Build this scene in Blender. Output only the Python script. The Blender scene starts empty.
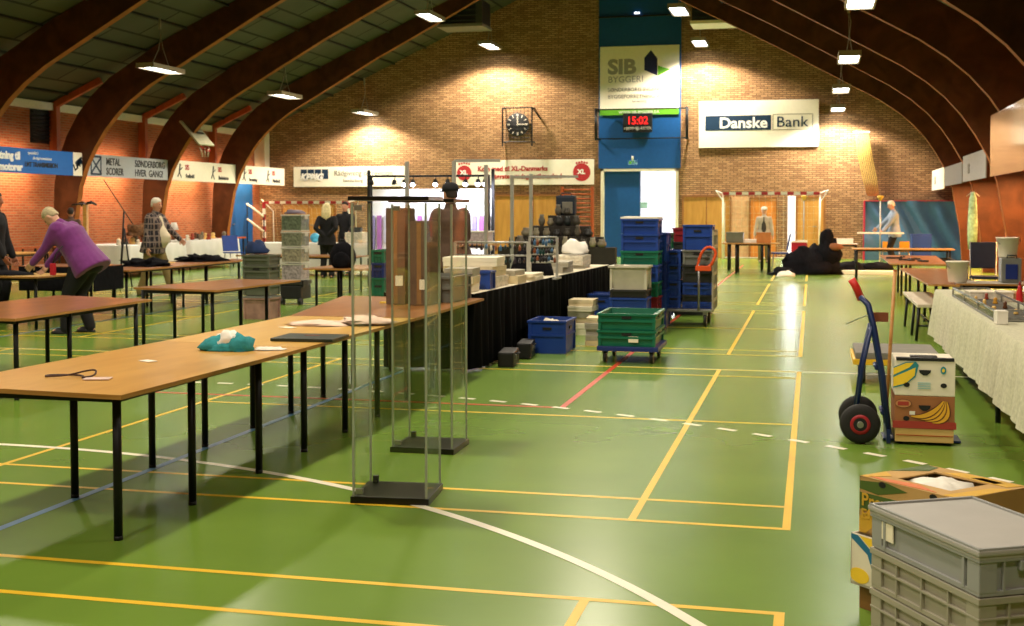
import bpy, bmesh, math, random
from mathutils import Vector, Matrix, Euler
random.seed(7)
scene = bpy.context.scene
COL = scene.collection
PI = math.pi

# ---------------------------------------------------------------- camera
CAM_H, FPX, YAW, PIT, CYO = 1.5525, 1235.885, .238, .04, -52.5
cd = bpy.data.cameras.new('camera')
cd.sensor_fit = 'HORIZONTAL'; cd.sensor_width = 36.0
cd.lens = FPX / 1024 * 36.0
cd.shift_y = CYO / 1024
cd.clip_start = .05; cd.clip_end = 200
cam = bpy.data.objects.new('camera', cd); COL.objects.link(cam)
cam.location = (0, 0, CAM_H)
cam.rotation_euler = Euler((PI/2 - PIT, 0, YAW), 'XYZ')
scene.camera = cam
cd.dof.use_dof = True; cd.dof.focus_distance = 6.0; cd.dof.aperture_fstop = 6.5

FW = Vector((-math.sin(YAW)*math.cos(PIT), math.cos(YAW)*math.cos(PIT), -math.sin(PIT)))
RT = Vector((math.cos(YAW), math.sin(YAW), 0)); UP = RT.cross(FW)
def _ray(px, py): return FW + RT*((px-512)/FPX) - UP*((py-313-CYO)/FPX)
def PZ(px, py, z=0.0):                       # point of a sight line at height z
    d = _ray(px, py); t = (z-CAM_H)/d.z
    return Vector((d.x*t, d.y*t, z))
def PY(px, py, y):                           # ... at depth y
    d = _ray(px, py); t = y/d.y
    return Vector((d.x*t, y, CAM_H+d.z*t))
def PX(px, py, x):
    d = _ray(px, py); t = x/d.x
    return Vector((x, d.y*t, CAM_H+d.z*t))

# ---------------------------------------------------------------- materials
MATS = {}
def srgb(c):
    f = lambda v: v/12.92 if v <= .04045 else ((v+.055)/1.055)**2.4
    return tuple(f(v/255.) for v in c) + (1,)
def mat(name, c, rough=.6, metal=0, var=.12, scale=9, bump=0, spec=.4, emit=0, emit_col=None, stretch=(1,1,1), trans=0, sheen=0, detail=4):
    """procedural principled material: sRGB base colour, broken up by noise"""
    if name in MATS: return MATS[name]
    m = bpy.data.materials.new(name); m.use_nodes = True
    nt = m.node_tree; b = nt.nodes['Principled BSDF']
    col = srgb(c)
    b.inputs['Roughness'].default_value = rough
    b.inputs['Metallic'].default_value = metal
    b.inputs['Specular IOR Level'].default_value = spec
    if trans: b.inputs['Transmission Weight'].default_value = trans
    if sheen: b.inputs['Sheen Weight'].default_value = sheen
    if var or bump:
        tc = nt.nodes.new('ShaderNodeTexCoord'); mp = nt.nodes.new('ShaderNodeMapping')
        mp.inputs['Scale'].default_value = stretch
        nz = nt.nodes.new('ShaderNodeTexNoise'); nz.inputs['Scale'].default_value = scale
        nz.inputs['Detail'].default_value = detail
        nt.links.new(tc.outputs['Object'], mp.inputs['Vector']); nt.links.new(mp.outputs[0], nz.inputs['Vector'])
        rp = nt.nodes.new('ShaderNodeValToRGB')
        rp.color_ramp.elements[0].position = .3; rp.color_ramp.elements[1].position = .7
        rp.color_ramp.elements[0].color = tuple(v*(1-var) for v in col[:3])+(1,)
        rp.color_ramp.elements[1].color = tuple(min(1, v*(1+var)) for v in col[:3])+(1,)
        nt.links.new(nz.outputs['Fac'], rp.inputs['Fac']); nt.links.new(rp.outputs['Color'], b.inputs['Base Color'])
        if bump:
            bp = nt.nodes.new('ShaderNodeBump'); bp.inputs['Strength'].default_value = bump; bp.inputs['Distance'].default_value = .02
            nt.links.new(nz.outputs['Fac'], bp.inputs['Height']); nt.links.new(bp.outputs[0], b.inputs['Normal'])
    else:
        b.inputs['Base Color'].default_value = col
    if emit:
        b.inputs['Emission Color'].default_value = srgb(emit_col or c); b.inputs['Emission Strength'].default_value = emit
    MATS[name] = m
    return m

def brick_mat(name, axes, c1, c2, mortar, bw=.24, bh=.0667, ms=.012):
    m = bpy.data.materials.new(name); m.use_nodes = True; nt = m.node_tree; b = nt.nodes['Principled BSDF']
    tc = nt.nodes.new('ShaderNodeTexCoord'); sp = nt.nodes.new('ShaderNodeSeparateXYZ'); cb = nt.nodes.new('ShaderNodeCombineXYZ')
    nt.links.new(tc.outputs['Object'], sp.inputs[0])
    nt.links.new(sp.outputs[axes[0]], cb.inputs[0]); nt.links.new(sp.outputs[axes[1]], cb.inputs[1])
    br = nt.nodes.new('ShaderNodeTexBrick')
    br.inputs['Scale'].default_value = 1; br.inputs['Brick Width'].default_value = bw; br.inputs['Row Height'].default_value = bh
    br.inputs['Mortar Size'].default_value = ms; br.inputs['Mortar Smooth'].default_value = .1; br.inputs['Bias'].default_value = -.1
    br.inputs['Color1'].default_value = srgb(c1); br.inputs['Color2'].default_value = srgb(c2); br.inputs['Mortar'].default_value = srgb(mortar)
    nt.links.new(cb.outputs[0], br.inputs['Vector'])
    nz = nt.nodes.new('ShaderNodeTexNoise'); nz.inputs['Scale'].default_value = .9; nz.inputs['Detail'].default_value = 6
    nt.links.new(tc.outputs['Object'], nz.inputs['Vector'])
    mx = nt.nodes.new('ShaderNodeMix'); mx.data_type = 'RGBA'; mx.blend_type = 'MULTIPLY'; mx.inputs['Factor'].default_value = .5
    rp = nt.nodes.new('ShaderNodeValToRGB'); rp.color_ramp.elements[0].position = .35; rp.color_ramp.elements[1].position = .65
    rp.color_ramp.elements[0].color = (.75,.72,.7,1); rp.color_ramp.elements[1].color = (1,1,1,1)
    nt.links.new(nz.outputs['Fac'], rp.inputs['Fac'])
    nt.links.new(br.outputs['Color'], mx.inputs['A']); nt.links.new(rp.outputs['Color'], mx.inputs['B'])
    nt.links.new(mx.outputs['Result'], b.inputs['Base Color'])
    bp = nt.nodes.new('ShaderNodeBump'); bp.inputs['Strength'].default_value = .5; bp.inputs['Distance'].default_value = .008; bp.invert = True
    nt.links.new(br.outputs['Fac'], bp.inputs['Height']); nt.links.new(bp.outputs[0], b.inputs['Normal'])
    b.inputs['Roughness'].default_value = .85; b.inputs['Specular IOR Level'].default_value = .25
    return m

def wood_mat(name, ca, cb_, scale=2.2, stretch=(1,12,12), rough=.35, spec=.4, coat=0):
    m = bpy.data.materials.new(name); m.use_nodes = True; nt = m.node_tree; b = nt.nodes['Principled BSDF']
    tc = nt.nodes.new('ShaderNodeTexCoord'); mp = nt.nodes.new('ShaderNodeMapping'); mp.inputs['Scale'].default_value = stretch
    nt.links.new(tc.outputs['Object'], mp.inputs['Vector'])
    nz = nt.nodes.new('ShaderNodeTexNoise'); nz.inputs['Scale'].default_value = scale; nz.inputs['Detail'].default_value = 7; nz.inputs['Distortion'].default_value = .6
    nt.links.new(mp.outputs[0], nz.inputs['Vector'])
    rp = nt.nodes.new('ShaderNodeValToRGB'); rp.color_ramp.elements[0].position = .32; rp.color_ramp.elements[1].position = .68
    rp.color_ramp.elements[0].color = srgb(ca); rp.color_ramp.elements[1].color = srgb(cb_)
    nt.links.new(nz.outputs['Fac'], rp.inputs['Fac']); nt.links.new(rp.outputs['Color'], b.inputs['Base Color'])
    b.inputs['Roughness'].default_value = rough; b.inputs['Specular IOR Level'].default_value = spec
    if coat: b.inputs['Coat Weight'].default_value = coat; b.inputs['Coat Roughness'].default_value = .15
    MATS[name] = m
    return m

def glass_mat(name, tint, refl=.22, rough=.02):
    m = bpy.data.materials.new(name); m.use_nodes = True; nt = m.node_tree
    nt.nodes.remove(nt.nodes['Principled BSDF']); out = nt.nodes['Material Output']
    tr = nt.nodes.new('ShaderNodeBsdfTransparent'); tr.inputs[0].default_value = tint
    gl = nt.nodes.new('ShaderNodeBsdfGlossy'); gl.inputs['Roughness'].default_value = rough; gl.inputs[0].default_value = (.9,.95,.92,1)
    fr = nt.nodes.new('ShaderNodeLayerWeight'); fr.inputs['Blend'].default_value = .5
    pw = nt.nodes.new('ShaderNodeMath'); pw.operation = 'POWER'; pw.inputs[1].default_value = 4
    ma = nt.nodes.new('ShaderNodeMath'); ma.operation = 'MULTIPLY_ADD'; ma.inputs[1].default_value = refl; ma.inputs[2].default_value = .018
    mx = nt.nodes.new('ShaderNodeMixShader')
    nt.links.new(fr.outputs['Facing'], pw.inputs[0]); nt.links.new(pw.outputs[0], ma.inputs[0])
    nt.links.new(ma.outputs[0], mx.inputs[0]); nt.links.new(tr.outputs[0], mx.inputs[1]); nt.links.new(gl.outputs[0], mx.inputs[2])
    nt.links.new(mx.outputs[0], out.inputs[0])
    MATS[name] = m
    return m

def emis(name, c, s):
    m = bpy.data.materials.new(name); m.use_nodes = True; nt = m.node_tree
    nt.nodes.remove(nt.nodes['Principled BSDF'])
    e = nt.nodes.new('ShaderNodeEmission'); e.inputs[0].default_value = srgb(c); e.inputs[1].default_value = s
    nt.links.new(e.outputs[0], nt.nodes['Material Output'].inputs[0])
    MATS[name] = m
    return m

# ---------------------------------------------------------------- mesh builder
class MB:
    def __init__(s): s.bm = bmesh.new(); s.mi = 0
    def _f(s, vs):
        try:
            f = s.bm.faces.new(vs); f.material_index = s.mi; return f
        except ValueError: return None
    def box(s, c, d, rot=None, bev=0, taper=1.0):
        """box centred at c with size d; taper scales the top (z+) face"""
        x, y, z = d[0]/2, d[1]/2, d[2]/2
        co = [(-x,-y,-z),(x,-y,-z),(x,y,-z),(-x,y,-z),(-x*taper,-y*taper,z),(x*taper,-y*taper,z),(x*taper,y*taper,z),(-x*taper,y*taper,z)]
        R = Euler(rot).to_matrix() if rot else None
        vs = [s.bm.verts.new(Vector(c) + (R @ Vector(p) if R else Vector(p))) for p in co]
        fs = [s._f([vs[i] for i in q]) for q in ((3,2,1,0),(4,5,6,7),(0,1,5,4),(1,2,6,5),(2,3,7,6),(3,0,4,7))]
        if bev:
            es = list({e for f in fs for e in f.edges})
            r = bmesh.ops.bevel(s.bm, geom=es, offset=bev, segments=2, affect='EDGES', profile=.7)
            for f in r['faces']: f.material_index = s.mi
        return s
    def cyl(s, p, q, r, r2=None, n=12, cap=True):
        p, q = Vector(p), Vector(q); r2 = r if r2 is None else r2
        d = (q-p).normalized(); a = d.orthogonal().normalized(); b = d.cross(a)
        A = [s.bm.verts.new(p + (a*math.cos(t)+b*math.sin(t))*r) for t in [2*PI*i/n for i in range(n)]]
        B = [s.bm.verts.new(q + (a*math.cos(t)+b*math.sin(t))*r2) for t in [2*PI*i/n for i in range(n)]]
        for i in range(n):
            f = s._f([A[i], A[(i+1)%n], B[(i+1)%n], B[i]])
            if f and n > 7: f.smooth = True
        if cap: s._f(A[::-1]); s._f(B)
        return s
    def tube(s, pts, r, n=8, closed=False):
        pts = [Vector(p) for p in pts]; rings = []; N = len(pts); prev = None
        for i, p in enumerate(pts):
            a = pts[(i-1) % N] if (closed or i > 0) else p
            b = pts[(i+1) % N] if (closed or i < N-1) else p
            d = (b-a).normalized()
            if prev is None: u = d.orthogonal().normalized()
            else:
                u = prev - d*prev.dot(d)
                u = u.normalized() if u.length > 1e-6 else d.orthogonal().normalized()
            prev = u; w = d.cross(u); rr = r[i] if isinstance(r, (list, tuple)) else r
            rings.append([s.bm.verts.new(p + (u*math.cos(t)+w*math.sin(t))*rr) for t in [2*PI*k/n for k in range(n)]])
        for i in range(N if closed else N-1):
            A, B = rings[i], rings[(i+1) % N]
            for k in range(n):
                f = s._f([A[k], A[(k+1)%n], B[(k+1)%n], B[k]])
                if f: f.smooth = True
        if not closed: s._f(rings[0][::-1]); s._f(rings[-1])
        return s
    def lathe(s, prof, c=(0,0,0), n=20, axis='z', smooth=True):
        """prof: list of (radius, height)"""
        c = Vector(c); rings = []
        for r, h in prof:
            ring = []
            for i in range(n):
                t = 2*PI*i/n; x, y = r*math.cos(t), r*math.sin(t)
                v = (x, y, h) if axis == 'z' else ((x, h, y) if axis == 'y' else (h, x, y))
                ring.append(s.bm.verts.new(c+Vector(v)))
            rings.append(ring)
        for A, B in zip(rings, rings[1:]):
            for i in range(n):
                f = s._f([A[i], A[(i+1)%n], B[(i+1)%n], B[i]])
                if f: f.smooth = smooth
        s._f(rings[0][::-1]); s._f(rings[-1])
        return s
    def prism(s, poly, h, M=None):
        """extrude a 2-D polygon by h along z, then place it by matrix M"""
        M = M or Matrix()
        A = [s.bm.verts.new(M @ Vector((x, y, 0))) for x, y in poly]
        B = [s.bm.verts.new(M @ Vector((x, y, h))) for x, y in poly]
        n = len(poly)
        s._f(A[::-1]); s._f(B)
        for i in range(n): s._f([A[i], A[(i+1)%n], B[(i+1)%n], B[i]])
        return s
    def quad(s, a, b, c, d):
        s._f([s.bm.verts.new(Vector(p)) for p in (a,b,c,d)]); return s
    def blob(s, c, r, seed=0, n=14, m=9, amp=.25, freq=2.3, flat=None):
        """lumpy closed surface: crumpled cloth, heaps, bags"""
        from mathutils import noise
        c = Vector(c); rows = []
        top = s.bm.verts.new(c+Vector((0,0,r[2]*(1+amp*noise.noise(Vector((seed,3,1))))))); bot = None
        for j in range(1, m):
            ph = PI*j/m; row = []
            for i in range(n):
                th = 2*PI*i/n
                d = Vector((math.sin(ph)*math.cos(th), math.sin(ph)*math.sin(th), math.cos(ph)))
                k = 1 + amp*noise.noise(d*freq + Vector((seed*1.7, seed*.9, seed*2.1))) + amp*.5*noise.noise(d*freq*2.7+Vector((seed,0,5)))
                p = Vector((d.x*r[0]*k, d.y*r[1]*k, d.z*r[2]*k))
                if flat is not None and p.z < flat: p.z = flat
                row.append(s.bm.verts.new(c+p))
            rows.append(row)
        bot = s.bm.verts.new(c+Vector((0,0,flat if flat is not None else -r[2])))
        for i in range(n):
            f = s._f([top, rows[0][i], rows[0][(i+1)%n]]); 
            if f: f.smooth = True
            f = s._f([bot, rows[-1][(i+1)%n], rows[-1][i]])
            if f: f.smooth = True
        for A, B in zip(rows, rows[1:]):
            for i in range(n):
                f = s._f([A[i], B[i], B[(i+1)%n], A[(i+1)%n]])
                if f: f.smooth = True
        return s
    def mesh(s, name):
        bmesh.ops.recalc_face_normals(s.bm, faces=s.bm.faces[:])
        me = bpy.data.meshes.new(name); s.bm.to_mesh(me); s.bm.free(); return me

def chaikin(pts, it=2):
    P = [Vector(p) for p in pts]
    for _ in range(it):
        Q = [P[0]]
        for a, b in zip(P, P[1:]): Q += [a.lerp(b, .25), a.lerp(b, .75)]
        P = Q+[P[-1]]
    return P
def tag(o, label=None, cat=None, group=None, kind=None):
    if label: o['label'] = label
    if cat: o['category'] = cat
    if group: o['group'] = group
    if kind: o['kind'] = kind
    return o
def link(name, me, m, parent=None, loc=None, rot=None):
    o = bpy.data.objects.new(name, me); COL.objects.link(o)
    for k in (m if isinstance(m, (list, tuple)) else [m]):
        if len(me.materials) < (len(m) if isinstance(m, (list, tuple)) else 1): me.materials.append(k)
    if parent is not None: o.parent = parent
    if loc is not None: o.location = loc
    if rot is not None: o.rotation_euler = rot if not isinstance(rot, (int, float)) else (0,0,rot)
    return o
def part(name, mb, m, parent=None, loc=None, rot=None, label=None):
    o = link(name, mb.mesh(name), m, parent, loc, rot)
    if label: o['label'] = label
    return o
def thing(name, label, cat, loc=(0,0,0), rz=0, group=None):
    o = bpy.data.objects.new(name, None); COL.objects.link(o); o.empty_display_size = .1
    o.location = loc; o.rotation_euler = (0,0,rz) if isinstance(rz, (int, float)) else rz
    return tag(o, label, cat, group)
def solo(name, mb, m, label, cat, loc=None, rot=None, group=None):
    return tag(part(name, mb, m, None, loc, rot), label, cat, group)
def struct(name, mb, m, parent=None):
    o = part(name, mb, m, parent)
    if parent is None: o['kind'] = 'structure'
    return o
def dup(root, loc=None, rz=None, label=None, group=None):
    r = root.copy(); COL.objects.link(r)
    if loc is not None: r.location = loc
    if rz is not None: r.rotation_euler = (0,0,rz)
    if label: r['label'] = label
    if group: r['group'] = group
    for ch in list(root.children):
        c = ch.copy(); COL.objects.link(c); c.parent = r
        for g in list(ch.children):
            d = g.copy(); COL.objects.link(d); d.parent = c
    return r
def text_mesh(name, s, size, m, parent, loc, rot, align='LEFT', bold=0, xs=1.0, shear=0, depth=.004):
    cu = bpy.data.curves.new(name, 'FONT'); cu.body = s; cu.size = size; cu.align_x = align
    cu.offset = bold; cu.extrude = depth; cu.shear = shear; cu.resolution_u = 3
    t = bpy.data.objects.new(name, cu); COL.objects.link(t)
    dg = bpy.context.evaluated_depsgraph_get(); me = bpy.data.meshes.new_from_object(t.evaluated_get(dg))
    bpy.data.objects.remove(t); bpy.data.curves.remove(cu)
    me.materials.clear()
    for v in me.vertices: v.co.x *= xs
    return link(name, me, m, parent, loc, rot)
def smooth(o, lv=1):
    md = o.modifiers.new('sub', 'SUBSURF'); md.levels = lv; md.render_levels = lv
    return o
# ================================================================ THE HALL
XC, XL, XR, YF, YB = -7.3, -19.4, 4.85, 41.3, -3.0      # ridge, left wall, right wall, far wall, wall behind
def roof_z(x): return 4.33 + .456*(12.2-abs(x-XC))
m_floor = mat('green_sports_floor', (106,138,50), rough=.26, var=.08, scale=1.3, spec=.5, detail=6)
m_brick_far = brick_mat('brown_brick_far', 'XZ', (186,146,102), (140,104,70), (108,84,62))
m_brick_side = brick_mat('red_brick_side', 'YZ', (168,92,58), (138,70,42), (150,112,84))
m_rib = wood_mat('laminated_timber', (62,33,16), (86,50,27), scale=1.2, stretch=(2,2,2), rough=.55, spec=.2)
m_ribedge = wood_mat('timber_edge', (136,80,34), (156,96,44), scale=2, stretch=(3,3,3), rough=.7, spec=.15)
m_post = wood_mat('orange_post_timber', (150,66,26), (176,84,36), scale=1.5, stretch=(6,6,1), rough=.5)
m_white = mat('white_paint', (226,222,210), rough=.5, var=.04)
m_ceil = brick_mat('grey_green_ceiling_boards', 'YX', (84,86,70), (74,76,62), (40,40,34), bw=2.2, bh=1.15, ms=.035)
m_blackmetal = mat('black_metal', (20,20,21), rough=.45, metal=.4, var=.1)
m_dark = mat('dark_plastic', (26,26,28), rough=.5, var=.15)
m_steel = mat('grey_steel', (150,150,148), rough=.35, metal=.8, var=.08)
m_alu = mat('aluminium', (176,176,170), rough=.4, metal=.6, var=.06)
m_blue_wall = mat('blue_painted_panel', (14,78,140), rough=.5, var=.06)
m_cream = mat('cream_board', (236,228,204), rough=.6, var=.03)
m_ochre = wood_mat('varnished_door_wood', (176,126,56), (198,148,72), scale=1.2, stretch=(6,6,1), rough=.4)

b = MB(); b.box(((XL+XR)/2, (YF+YB)/2, -.1), (XR-XL+.6, YF-YB+.6, .2))
floor = struct('floor', b, m_floor)
# -- painted court lines lie in the floor (children of it)
ly, lw_, lr, lb = MB(), MB(), MB(), MB()
def strip(mb, x0, y0, x1, y1, z=.0012):
    mb.quad((x0,y0,z),(x1,y0,z),(x1,y1,z),(x0,y1,z))
X0, Y0 = -.0876, 6.1034
for off in (-1.265-6.1, 0, 7.3755, 14.6814, 22.0):
    ya, yb = Y0+off, Y0+off+6.1
    for v in (0, .46, 5.60, 6.06): strip(ly, X0-13.4, ya+v, X0, ya+v+.04)
    strip(ly, X0-4.72, ya+3.03, X0, ya+3.07); strip(ly, X0-13.4, ya+3.03, X0-8.68, ya+3.07)
    for u in (0, .76, 4.70, 8.66, 12.60, 13.36): strip(ly, X0-u-.04, ya, X0-u, yb, .0014)
def arc(mb, r, w, dash=None, z=.0018):
    pts = []
    n = 90
    for i in range(n+1): a = PI/2*i/n; pts.append((-5.28+r*math.cos(a), 1.17+r*math.sin(a)))
    pts += [(-5.28-3.0*i/20, 1.17+r) for i in range(1, 21)]
    for i in range(1, n+1): a = PI/2+PI/2*i/n; pts.append((-8.28+r*math.cos(a), 1.17+r*math.sin(a)))
    # resample by arc length
    if dash:
        L = [0]
        for p, q in zip(pts, pts[1:]): L.append(L[-1]+math.hypot(q[0]-p[0], q[1]-p[1]))
        def at(s):
            for i in range(len(L)-1):
                if L[i+1] >= s:
                    t = (s-L[i])/(L[i+1]-L[i]); return (pts[i][0]+(pts[i+1][0]-pts[i][0])*t, pts[i][1]+(pts[i+1][1]-pts[i][1])*t)
            return pts[-1]
        s_ = .11; segs = []
        while s_ < L[-1]-.2: segs.append((at(s_), at(s_+dash))); s_ += dash*2
    else: segs = list(zip(pts, pts[1:]))
    for p, q in segs:
        d = Vector((q[0]-p[0], q[1]-p[1])).normalized(); nx, ny = -d.y*w/2, d.x*w/2
        mb.quad((p[0]-nx,p[1]-ny,z),(q[0]-nx,q[1]-ny,z),(q[0]+nx,q[1]+ny,z),(p[0]+nx,p[1]+ny,z))
arc(lw_, 5.97, .055); arc(lw_, 9.0, .055, .15)
strip(lw_, -16.8, 12.17, 3.2, 12.22, .0010); strip(lw_, -16.82, 1.17, -16.77, 41.1, .001)
strip(lr, -11.67, 9.50, -1.88, 9.55, .0016); strip(lr, -1.93, 9.55, -1.88, 36, .0016); strip(lr, -11.70, 9.55, -11.65, 36, .0016)
strip(lb, -3.87, .5, -3.82, 20, .0020); strip(lb, -9.76, .5, -9.71, 20, .002)
part('yellow_court_line', ly, mat('yellow_line_paint', (226,184,40), rough=.4, var=.08, scale=3), floor, label='yellow badminton court lines')
part('white_court_line', lw_, mat('white_line_paint', (232,226,204), rough=.4, var=.05), floor, label='white goal area arc and dashed line')
part('red_court_line', lr, mat('red_line_paint', (196,72,40), rough=.4, var=.08), floor, label='red court line')
part('blue_court_line', lb, mat('blue_line_paint', (84,130,168), rough=.4, var=.1), floor, label='pale blue court line')

# far wall with the opening of the double door left free
DX0, DX1, DZ = -6.93, -4.32, 2.97
b = MB(); H = 10.6
b.box(((XL-.3+DX0)/2, YF+.15, H/2-.2), (DX0-XL+.3, .3, H+.4)); b.box(((XR+.3+DX1)/2, YF+.15, H/2-.2), (XR+.3-DX1, .3, H+.4))
b.box(((DX0+DX1)/2, YF+.15, (DZ+H)/2), (DX1-DX0, .3, H-DZ))
struct('wall_far', b, m_brick_far)
b = MB(); b.box((XL-.15, (YF+YB)/2, 2.6), (.3, YF-YB, 5.4)); struct('wall_left', b, m_brick_side)
b = MB(); b.box((XR+.15, (YF+YB)/2, 2.6), (.3, YF-YB, 5.4)); struct('wall_right', b, m_brick_side)
b = MB(); b.box(((XL+XR)/2, YB-.15, 5), (XR-XL+.6, .3, 10.6)); struct('wall_back', b, m_brick_far)
b = MB()
for s in (-1, 1):
    w = 12.6
    za, zb = roof_z(XC), roof_z(XC+s*w)
    x1 = XC+s*w
    b.prism([(0,0),(YF-YB,0),(YF-YB,.15),(0,.15)], 1) if False else None
    vs = [(XC,YB,za),(x1,YB,zb),(x1,YF,zb),(XC,YF,za)]
    b.quad(*vs); b.quad(*[(x,y,z+.2) for x,y,z in vs][::-1])
struct('ceiling', b, m_ceil)
b = MB()
for s in (-1, 1):
    for d in [1.2+1.15*i for i in range(10)]:
        x = XC+s*d
        b.box((x, (YF+YB)/2, roof_z(x)-.03), (.05, YF-YB, .07), rot=(0, s*math.atan(.456), 0))
struct('trim_1', b, mat('dark_batten', (44,40,32), rough=.8))
b = MB(); b.box((XL+.07, (YF+YB)/2, 4.27), (.14, YF-YB, .2), bev=.01)
struct('trim_2', b, m_white)
b = MB(); b.box((XL+.22, YF-.25, 3.75), (.4, .4, 1.9)); struct('trim_3', b, m_cream)
b = MB(); b.box((-5.63, YF-.03, 6.2), (2.75, .06, 6.45)); struct('trim_4', b, m_blue_wall)
# orange posts on the long walls at every arch
INNER = [(11.5,0),(11.42,1.0),(11.2,2.2),(11.0,2.75),(10.75,3.2),(10.45,3.65),(10.1,4.05),(9.7,4.4),(9.2,4.75),(8.4,5.2),(7.5,5.7),(6.2,6.42),(4.2,7.45),(2.9,8.13),(1.5,8.82),(.5,9.25),(0,9.3)]
OUTER = [(12.05,0),(12.0,1.0),(11.93,2.3),(11.8,2.9),(11.56,3.5),(11.2,4.1),(10.8,4.55),(10.3,4.98),(9.75,5.3),(9.0,5.75)]
OUTER = [(d, min(z, 4.33+.456*(12.2-d)-.005)) for d, z in OUTER] + [(d, 4.33+.456*(12.2-d)-.005) for d in (8,6.5,4.5,3,1.5,.5,0)]
def arch(y, name, label):
    b = MB(); T = .2
    n = len(INNER)
    for s in (-1, 1):
        vi = [[b.bm.verts.new((XC+s*d, y+t, z)) for d, z in INNER] for t in (-T/2, T/2)]
        vo = [[b.bm.verts.new((XC+s*d, y+t, z)) for d, z in OUTER] for t in (-T/2, T/2)]
        for i in range(n-1):
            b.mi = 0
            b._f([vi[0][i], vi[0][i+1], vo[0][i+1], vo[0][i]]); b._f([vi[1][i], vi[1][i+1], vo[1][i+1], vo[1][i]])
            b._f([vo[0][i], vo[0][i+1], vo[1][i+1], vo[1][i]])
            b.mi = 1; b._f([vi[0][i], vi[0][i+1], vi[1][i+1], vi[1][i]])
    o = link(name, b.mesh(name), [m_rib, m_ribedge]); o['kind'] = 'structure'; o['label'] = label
    b = MB()
    for s in (-1, 1):
        b.box((XC+s*11.98, y+.02, 3.6), (.22, .16, 1.5)); 
        b.box((XC+s*11.3, y+.02, 4.62), (1.5, .12, .16), rot=(0, s*math.atan(.456), 0))
    part('eave_post', b, m_post, o)
    return o
ORD = ['nearest the far brick wall', 'second from the far wall', 'third from the far wall', 'fourth from the far wall', 'fifth from the far wall', 'sixth from the far wall']
assert len(INNER) == len(OUTER), (len(INNER), len(OUTER))
for i in range(6):
    arch(37.5-4.4*i, 'trim_%d' % (5+i), 'curved laminated timber roof arch '+ORD[i])

# ---------------------------------------------------------------- lamps of the hall
m_diff = emis('lit_lamp_panel', (250,252,255), 14)
m_house = mat('lamp_housing', (150,138,112), rough=.5, var=.05)
def make_lamp():
    t = thing('pendant_lamp', 'lamp', 'lamp', (0,0,0))
    b = MB(); W, L = .46, 1.5
    for sx in (-1,1): b.box((sx*(W/2-.015), 0, .05), (.03, L, .1))
    for sy in (-1,1): b.box((0, sy*(L/2-.015), .05), (W, .03, .1))
    b.box((0,0,.105), (W, L, .02)); part('housing', b, m_house, t)
    b = MB(); b.box((0,0,.045), (W-.06, L-.06, .01)); part('diffuser', b, m_diff, t)
    b = MB(); b.tube([(.05,-.5,.115),(0,-.1,.5),(.03,-.05,.8),(-.02,0,1.05)], .012, 6); b.tube([(-.05,.5,.115),(0,.1,.55),(-.02,0,1.05)], .008, 6); b.cyl((-.02,0,1.0),(-.02,0,1.25),.03,n=8)
    part('suspension_cord', b, mat('lamp_cord', (140,132,112), rough=.6), t)
    return t
LAMPS = [(161,71,4.9,'row along the left wall, nearest the camera'),(285,97,4.9,'row along the left wall, middle one'),(365,114,4.9,'row along the left wall, nearest the far wall'),
 (430,18,7.0,'left of the ridge, higher one beside the vent box'),(490,47,7.0,'left of the ridge, lower one above the clock'),
 (679,12,6.9,'right of the ridge, higher one over the blue panel'),(700,44,6.9,'right of the ridge, lower one beside the blue panel'),
 (861,2,4.78,'right-hand row, nearest one at the top edge'),(849,60,4.78,'right-hand row, second from the camera'),(841,91,4.78,'right-hand row, third from the camera'),(838,110,4.73,'right-hand row, lowest one nearest the far wall')]
lamp0 = make_lamp(); first = True
def spot(loc, e):
    l = bpy.data.lights.new('hall_lamp_light', 'SPOT'); l.energy = e; l.spot_size = math.radians(146); l.spot_blend = .3; l.shadow_soft_size = .22
    l.color = (1, .87, .68)
    o = bpy.data.objects.new('hall_lamp_light', l); COL.objects.link(o); o.location = loc
    return o
ELAMP = 620
for px, py, z, w in LAMPS:
    p = PZ(px, py, z)
    lab = 'lit rectangular hanging lamp, ' + w
    if first: lamp0.location = p; lamp0['label'] = lab; lamp0['group'] = 'hanging hall lamps'; first = False
    else: dup(lamp0, p, 0, lab, 'hanging hall lamps')
    spot((p.x, p.y, z-.02), ELAMP*(1.5 if z > 6 else 1)*(2.5 if p.y > 36 else 1))
for y in (20.4, 13.8, 7.2, .8):
    spot((-15.2, y, 4.85), ELAMP*.5); spot((-10.2, y+6.6, 6.95), ELAMP*1.2); spot((-3.5, y+6.6, 6.85), ELAMP*1.9)
    if y < 20: spot((.75, y, 4.75), ELAMP*.5)
spot((-10.2, .4, 6.9), ELAMP*1.0); spot((-3.5, .4, 6.8), ELAMP*1.5)
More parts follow.
